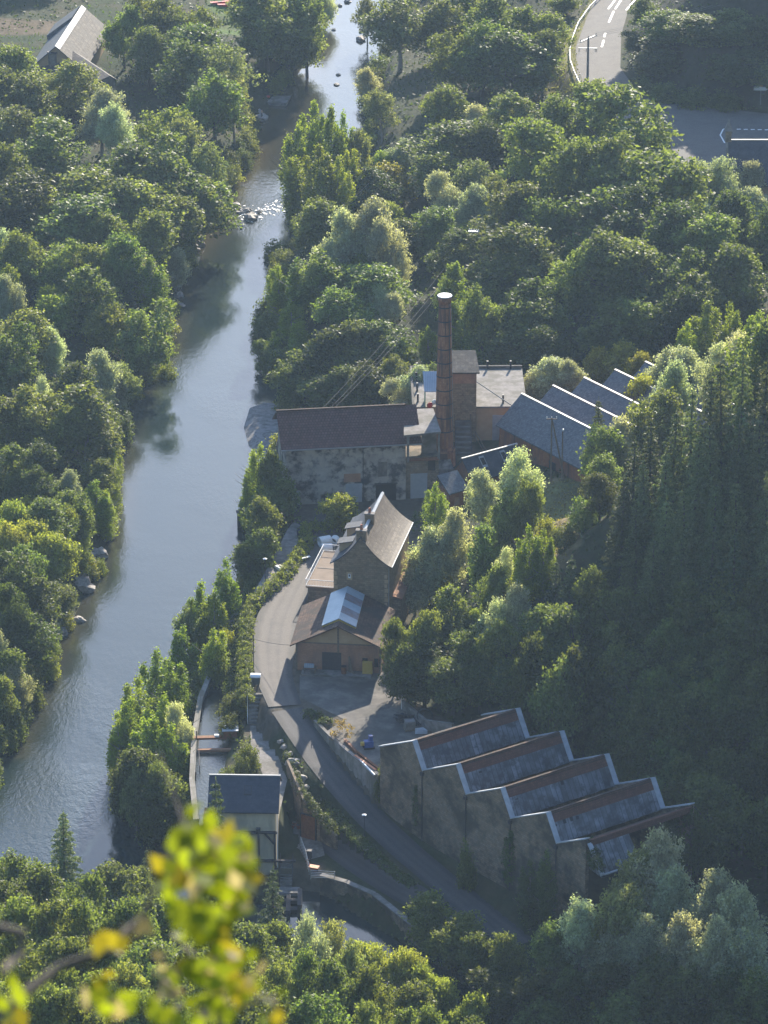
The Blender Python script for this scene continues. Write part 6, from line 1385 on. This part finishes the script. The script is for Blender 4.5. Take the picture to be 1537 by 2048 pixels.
waterside(RIVER_L, 600, 745, -1, 'on the middle left bank, going downstream', 'waterside bushes on the middle left bank', 2)
waterside(RIVER_L, 545, 600, -1, 'on the lower left bank, going downstream', 'waterside bushes on the lower left bank', 3)
waterside(RIVER_R, 672, 930, 1, 'on the upper right bank, going downstream', 'waterside bushes on the right bank', 4)
waterside(RIVER_R, 545, 640, 1, 'on the lower right bank, going downstream', 'waterside bushes on the lower right bank', 5, kinds='BBBY')

# hedges: leaf-covered banks along a line
def hedge(label, px, z, wd, ht, tint, gap=0, seed=0):
    rng = np.random.default_rng(seed); pts = [P(a, b, z) for a, b in px]; C = []; O = []
    for a_, b_ in zip(pts, pts[1:]):
        L_ = (b_ - a_).length; n = max(10, int(L_ * 26)); s = rng.uniform(0, 1, n); th = rng.uniform(0, np.pi, n)
        d = (b_ - a_) / L_; nv = np.array([-d.y, d.x]); bump = 1 + .22 * np.sin(s * L_ * 2.3 + seed) + rng.normal(0, .06, n)
        q = np.array(a_)[None, :] + s[:, None] * np.array(b_ - a_)[None, :]
        q[:, 0] += nv[0] * np.cos(th) * wd / 2 * bump; q[:, 1] += nv[1] * np.cos(th) * wd / 2 * bump; q[:, 2] += np.sin(th) * ht * bump * rng.uniform(.7, 1, n)
        C.append(q); O.append(np.stack([nv[0] * np.cos(th), nv[1] * np.cos(th), np.sin(th) + .3], 1))
    V, Q, lv = clusters(np.concatenate(C), np.concatenate(O), 12, .16, .26, rng)
    off = np.array(pts[0]); me = quads_mesh('hedge', V - off, Q, ['leaf'], lv)
    o = bpy.data.objects.new('hedge', me); COL.objects.link(o); o.location = pts[0]; o.color = (*tint, 1); return tag(o, label, 'hedge')

HT = (.19, .215, .04)
hedge('long clipped hedge along the sunlit road beside the terrace', [(622, 1082), (606, 1105), (590, 1130), (572, 1155), (548, 1178), (520, 1200), (500, 1222)], 10, 1.9, 1.9, HT, seed=1)
hedge('clipped hedge along the road between the canal and the waste container', [(497, 1230), (494, 1260), (492, 1290), (490, 1320), (490, 1350), (490, 1380), (494, 1412)], 10, 1.9, 1.8, (.14, .17, .04), seed=2)
hedge('arched hedge around the forecourt of the stone house', [(606, 1084), (612, 1068), (630, 1064), (655, 1064), (680, 1060), (700, 1062)], 10, 1.6, 2.2, HT, seed=3)
hedge('low hedge between the plaster hall yard and the brick cottage', [(818, 1060), (850, 1056), (880, 1052)], 10.5, 1.6, 2.6, (.07, .1, .03), seed=4)
hedge('ivy-covered bank along the canal side of the road', [(478, 1250), (474, 1300), (470, 1350), (468, 1400), (478, 1440)], 7, 2.6, 1.6, (.09, .115, .035), seed=5)
hedge('dry golden bush on the yard wall beside the rusty girder', [(672, 1470), (684, 1474), (696, 1470)], 10, 2.6, 2.3, (.26, .19, .06), seed=6)
hedge('weedy green fringe on the top of the stepped wall above the dark ivy', [(1176, 1690), (1188, 1712), (1196, 1745)], 15.5, 1.6, 1.2, (.045, .08, .03), seed=7)
hedge('weeds and creepers growing between the ramp boulders', [(566, 1490), (590, 1535), (612, 1572), (640, 1600), (670, 1630), (705, 1668), (745, 1706), (790, 1746), (828, 1772)], 5.3, 1.6, .4, (.075, .1, .035), seed=9)
hedge('creepers hanging over the top of the rough wall by the rusty door', [(572, 1518), (588, 1556), (606, 1598), (640, 1638), (670, 1670)], 7.2, .9, 1.6, (.085, .1, .035), seed=10)
hedge('weeds on the yard bank above the retaining wall', [(612, 1428), (632, 1434), (655, 1452)], 10, 2.0, .7, (.07, .09, .03), seed=8)

# undergrowth: one mass of low leaves over every rough slope
rng = np.random.default_rng(5)
n = 90000
pxs = rng.uniform(-60, 1600, n); Ys = 400 + 560 * rng.uniform(0, 1, n) ** 1.25
Xs = (pxs - 768.5) * (Ys * CP + 270 * SP) / FPX
Zs = T(Xs, Ys)
ok = (poly_d(Xs, Ys, RIVER) > .6)
for pl, m_ in ((TERRACE, .8), (LOWYARD, .3), (TOPROAD, .3), (CANAL, .8), (UPFLAT, 1), (SHEDS, .5), (FIELD, .5), (MEADOW, .5), (VERGE, 0), (PATH, 1)): ok &= poly_d(Xs, Ys, pl) > m_
dr, _ = line_dz(Xs, Ys, RAMPW); ok &= dr > 2.9
ok &= poly_d(Xs, Ys, W([(500, 1452), (540, 1452), (575, 1560), (560, 1625), (530, 1560)], 7)) > .3
for a_, u0_, u1_, v0_, v1_ in ((wf, -1, 45, -1.2, 20), (hf, -1, 11, -15, 19), (lf, -2, 40, -8, 8), (ch, -1, 28, -8, 8), (sf, -1, 12, -1, 11), (af, -1, 12, -10, 3)):
    dx, dy = Xs - a_.o.x, Ys - a_.o.y; uu = dx * a_.u.x + dy * a_.u.y; vv = dx * a_.v.x + dy * a_.v.y
    ok &= ~((uu > u0_) & (uu < u1_) & (vv > v0_) & (vv < v1_))
C = np.stack([Xs, Ys, Zs], 1)[ok]
hgt = .25 + 1.1 * np.clip(np.sin(C[:, 0] * .7) * np.cos(C[:, 1] * .6) + .3, 0, 1)
C[:, 2] += rng.uniform(0, 1, len(C)) * hgt
V, Q, lv = leaves(C, np.tile([0, -.2, 1.], (len(C), 1)), .75, rng, .6)
me = quads_mesh('undergrowth', V, Q, ['leaf'], lv); o = bpy.data.objects.new('undergrowth', me); COL.objects.link(o); o.color = (.05, .07, .026, 1); tag(o, kind='stuff')
# tufts on the dry field and the verge
def tufts(name, poly, n, col, size=.5, seed=1):
    rng = np.random.default_rng(seed); xs = [p[0] for p in poly]; ys = [p[1] for p in poly]
    X = rng.uniform(min(xs), max(xs), n); Y = rng.uniform(min(ys), max(ys), n); k = poly_d(X, Y, poly) < 0; X, Y = X[k], Y[k]
    V, Q, lv = leaves(np.stack([X, Y, T(X, Y) + .12], 1), np.tile([0, -1, .3], (len(X), 1)), size, rng, .5)
    me = quads_mesh(name, V, Q, ['leaf'], lv); o = bpy.data.objects.new(name, me); COL.objects.link(o); o.color = (*col, 1); tag(o, kind='stuff')
tufts('dry_grass', FIELD, 2600, (.19, .16, .06), .4, 1); tufts('verge_grass', VERGE, 2600, (.15, .15, .045), .5, 2); tufts('meadow_grass', MEADOW, 3000, (.08, .13, .03), .5, 3)

# bare tree at the right of the weaving shed
x, y, z = solve(1482, 1588, 10); t = thing('bare_tree', (x, y, z), 'leafless pale branching tree in the dark slope right of the weaving shed', 'tree')
mb = MB(); rr = random.Random(4); b0 = Vector((x, y, z))
mb.tube([b0, b0 + Vector((.2, 0, 3)), b0 + Vector((.1, .2, 6)), b0 + Vector((.3, 0, 9))], [.16, .12, .08, .02], 6); mb.build('trunk', 'barkpale', t)
mb = MB()
for k in range(26):
    h0 = rr.uniform(2, 8); a = rr.uniform(0, 6.28); ln = rr.uniform(1, 3.2) * (1.1 - h0 / 10); s = b0 + Vector((.15, 0, h0)); e = s + Vector((math.cos(a) * ln, math.sin(a) * ln, ln * .5)); mb.tube([s, e, e + Vector((math.cos(a + .6) * ln * .5, math.sin(a + .6) * ln * .5, ln * .4))], [.05, .03, .012], 4)
mb.build('twig', 'barkpale', t)

# ------------------------------------------------------------------ the oak on the viewpoint: its sprays hang in front of the lens, out of focus
def at_d(px, py, d):
    r = Vector(ray(px, py)); return Vector((0, 0, H)) + r.normalized() * d
root = Vector((-2.2, 6.4, T1(-2.2, 6.4)))
t = thing('oak_branch', root, 'blurred oak spray with yellowing leaves close to the viewer at lower left', 'branch')
mb = MB()
b1 = at_d(-260, 2300, 8.0); n0 = at_d(20, 2010, 8.0); n1 = at_d(120, 1935, 8.1); n2 = at_d(210, 1905, 8.1); n3 = at_d(285, 1835, 8.2); n4 = at_d(345, 1700, 8.3)
mb.tube([root, root.lerp(b1, .5) + Vector((0, .3, 0)), b1, n0, n1, n2, n3, n4], [.05, .03, .02, .011, .010, .009, .007, .003], 7)
mb.tube([at_d(-140, 1840, 8.1), at_d(-20, 1852, 8.0), at_d(48, 1868, 8.0), at_d(40, 1905, 8.0), at_d(5, 1945, 7.9)], [.014, .012, .011, .010, .008], 6)
mb.tube([b1, at_d(-260, 2000, 8.1), at_d(-140, 1840, 8.1)], [.018, .012, .008], 6)
b2 = at_d(420, 2300, 8.0)
mb.tube([root, root.lerp(b2, .5) + Vector((0, .4, -.1)), b2, at_d(440, 2080, 8.0), at_d(440, 1940, 8.0), at_d(420, 1800, 8.0), at_d(400, 1680, 8.0)], [.05, .035, .02, .009, .007, .005, .003], 7)
mb.tube([at_d(440, 2040, 8.0), at_d(540, 1990, 7.9), at_d(560, 2040, 7.9)], [.006, .004, .002], 5)
mb.tube([at_d(430, 1790, 8.05), at_d(365, 1640, 8.4), at_d(318, 1500, 8.6)], [.004, .003, .001], 5)
mb.build('stem', 'bark', t)
rng = np.random.default_rng(12)
def spray(lst, name, col, seed, asp=.7):
    rng = np.random.default_rng(seed); C = []
    for px, py, rx, ry, n in lst:
        for k in range(n):
            a = rng.uniform(0, 6.28); r = math.sqrt(rng.uniform(0, 1)); C.append(at_d(px + rx * r * math.cos(a), py + ry * r * math.sin(a), 8.0 + rng.normal(0, .18)))
    C = np.array([tuple(c) for c in C]); off = np.array(root)
    V, Q, lv = leaves(C - off, np.tile([0, -.8, .6], (len(C), 1)), .044, rng, asp, None, .8)
    me = quads_mesh(name, V, Q, ['leaf'], lv); o = bpy.data.objects.new(name, me); COL.objects.link(o); o.parent = t; o.color = (*col, 1); return o
spray([(410, 1760, 95, 110, 120), (395, 1660, 30, 50, 14), (440, 1700, 60, 50, 26), (400, 1850, 60, 40, 30), (450, 1950, 70, 70, 34), (360, 1960, 40, 40, 8), (240, 1990, 50, 40, 10), (30, 2000, 30, 40, 6), (540, 2010, 30, 40, 8), (400, 2030, 60, 30, 10), (300, 2010, 60, 30, 8)], 'green_leaves', (.15, .18, .014), 31)
spray([(440, 1668, 20, 20, 4), (350, 1750, 40, 40, 9), (490, 1760, 30, 50, 6), (440, 1880, 30, 24, 8), (220, 1895, 30, 24, 6), (470, 1960, 50, 50, 9), (400, 1940, 40, 20, 4), (555, 2020, 20, 30, 4), (30, 2030, 30, 20, 3), (215, 1960, 24, 16, 4)], 'yellow_leaves', (.2, .175, .02), 32)
spray([(430, 1780, 70, 80, 12), (300, 1900, 90, 70, 10), (480, 1930, 60, 60, 8), (380, 2000, 70, 40, 8), (200, 2020, 60, 30, 6)], 'dry_leaves', (.28, .23, .17), 33)

# ------------------------------------------------------------------ camera, light
cd = bpy.data.cameras.new('camera'); cam = bpy.data.objects.new('camera', cd); COL.objects.link(cam); SC.camera = cam
cam.location = (0, 0, H); cam.rotation_euler = (R(67), 0, 0)
cd.sensor_fit = 'VERTICAL'; cd.sensor_height = 24; cd.angle = R(14); cd.clip_start = .5; cd.clip_end = 8000
cd.dof.use_dof = True; cd.dof.focus_distance = 640; cd.dof.aperture_fstop = cd.lens / 20
AZ, EL = 13.0, 24.0
sd = Vector((math.sin(R(AZ)) * math.cos(R(EL)), math.cos(R(AZ)) * math.cos(R(EL)), math.sin(R(EL))))
ld = bpy.data.lights.new('sun', 'SUN'); lo = bpy.data.objects.new('sun', ld); COL.objects.link(lo)
ld.energy = 5.0; ld.angle = R(.5); ld.color = (1, .90, .74); lo.rotation_euler = sd.to_track_quat('Z', 'Y').to_euler(); lo.location = (0, 300, 500)
w = bpy.data.worlds.new('World'); SC.world = w; w.use_nodes = True
t = w.node_tree; bg = t.nodes['Background']
sk = t.nodes.new('ShaderNodeTexSky'); sk.sky_type = 'NISHITA'; sk.sun_disc = False; sk.sun_elevation = R(EL); sk.sun_rotation = R(AZ); sk.dust_density = .7; sk.ozone_density = 3.0; sk.air_density = 1.0; sk.altitude = 300
t.links.new(sk.outputs[0], bg.inputs[0]); bg.inputs[1].default_value = .15
SC.view_settings.view_transform = 'Standard'; SC.view_settings.look = 'None'; SC.view_settings.exposure = 1.3; SC.view_settings.gamma = 1
SC.render.engine = 'CYCLES'
cy_ = SC.cycles
cy_.use_denoising = True; cy_.max_bounces = 6; cy_.diffuse_bounces = 3; cy_.glossy_bounces = 3; cy_.transmission_bounces = 4; cy_.volume_bounces = 0
cy_.sample_clamp_indirect = 6; cy_.caustics_reflective = False; cy_.caustics_refractive = False
# the air of the valley
HAZE = 0.000065
if HAZE:
    m = bpy.data.materials.new('haze'); m.use_nodes = True; t = m.node_tree
    t.nodes.remove(t.nodes['Principled BSDF'])
    pv = t.nodes.new('ShaderNodeVolumePrincipled'); pv.inputs['Density'].default_value = HAZE
    pv.inputs['Color'].default_value = (.55, .75, 1, 1); pv.inputs['Anisotropy'].default_value = .2
    t.links.new(pv.outputs[0], t.nodes['Material Output'].inputs['Volume'])
    zlo = float(ZZ.min()) - 1; zhi = max(float(ZZ.max()), H) + 5
    mb = MB(); mb.box(I, float(gx[0]) - 5, float(gx[-1]) + 5, float(gy[0]) - 5, float(gy[-1]) + 5, zlo, zhi)
    hz = mb.build('haze', [m]); tag(hz, kind='stuff')
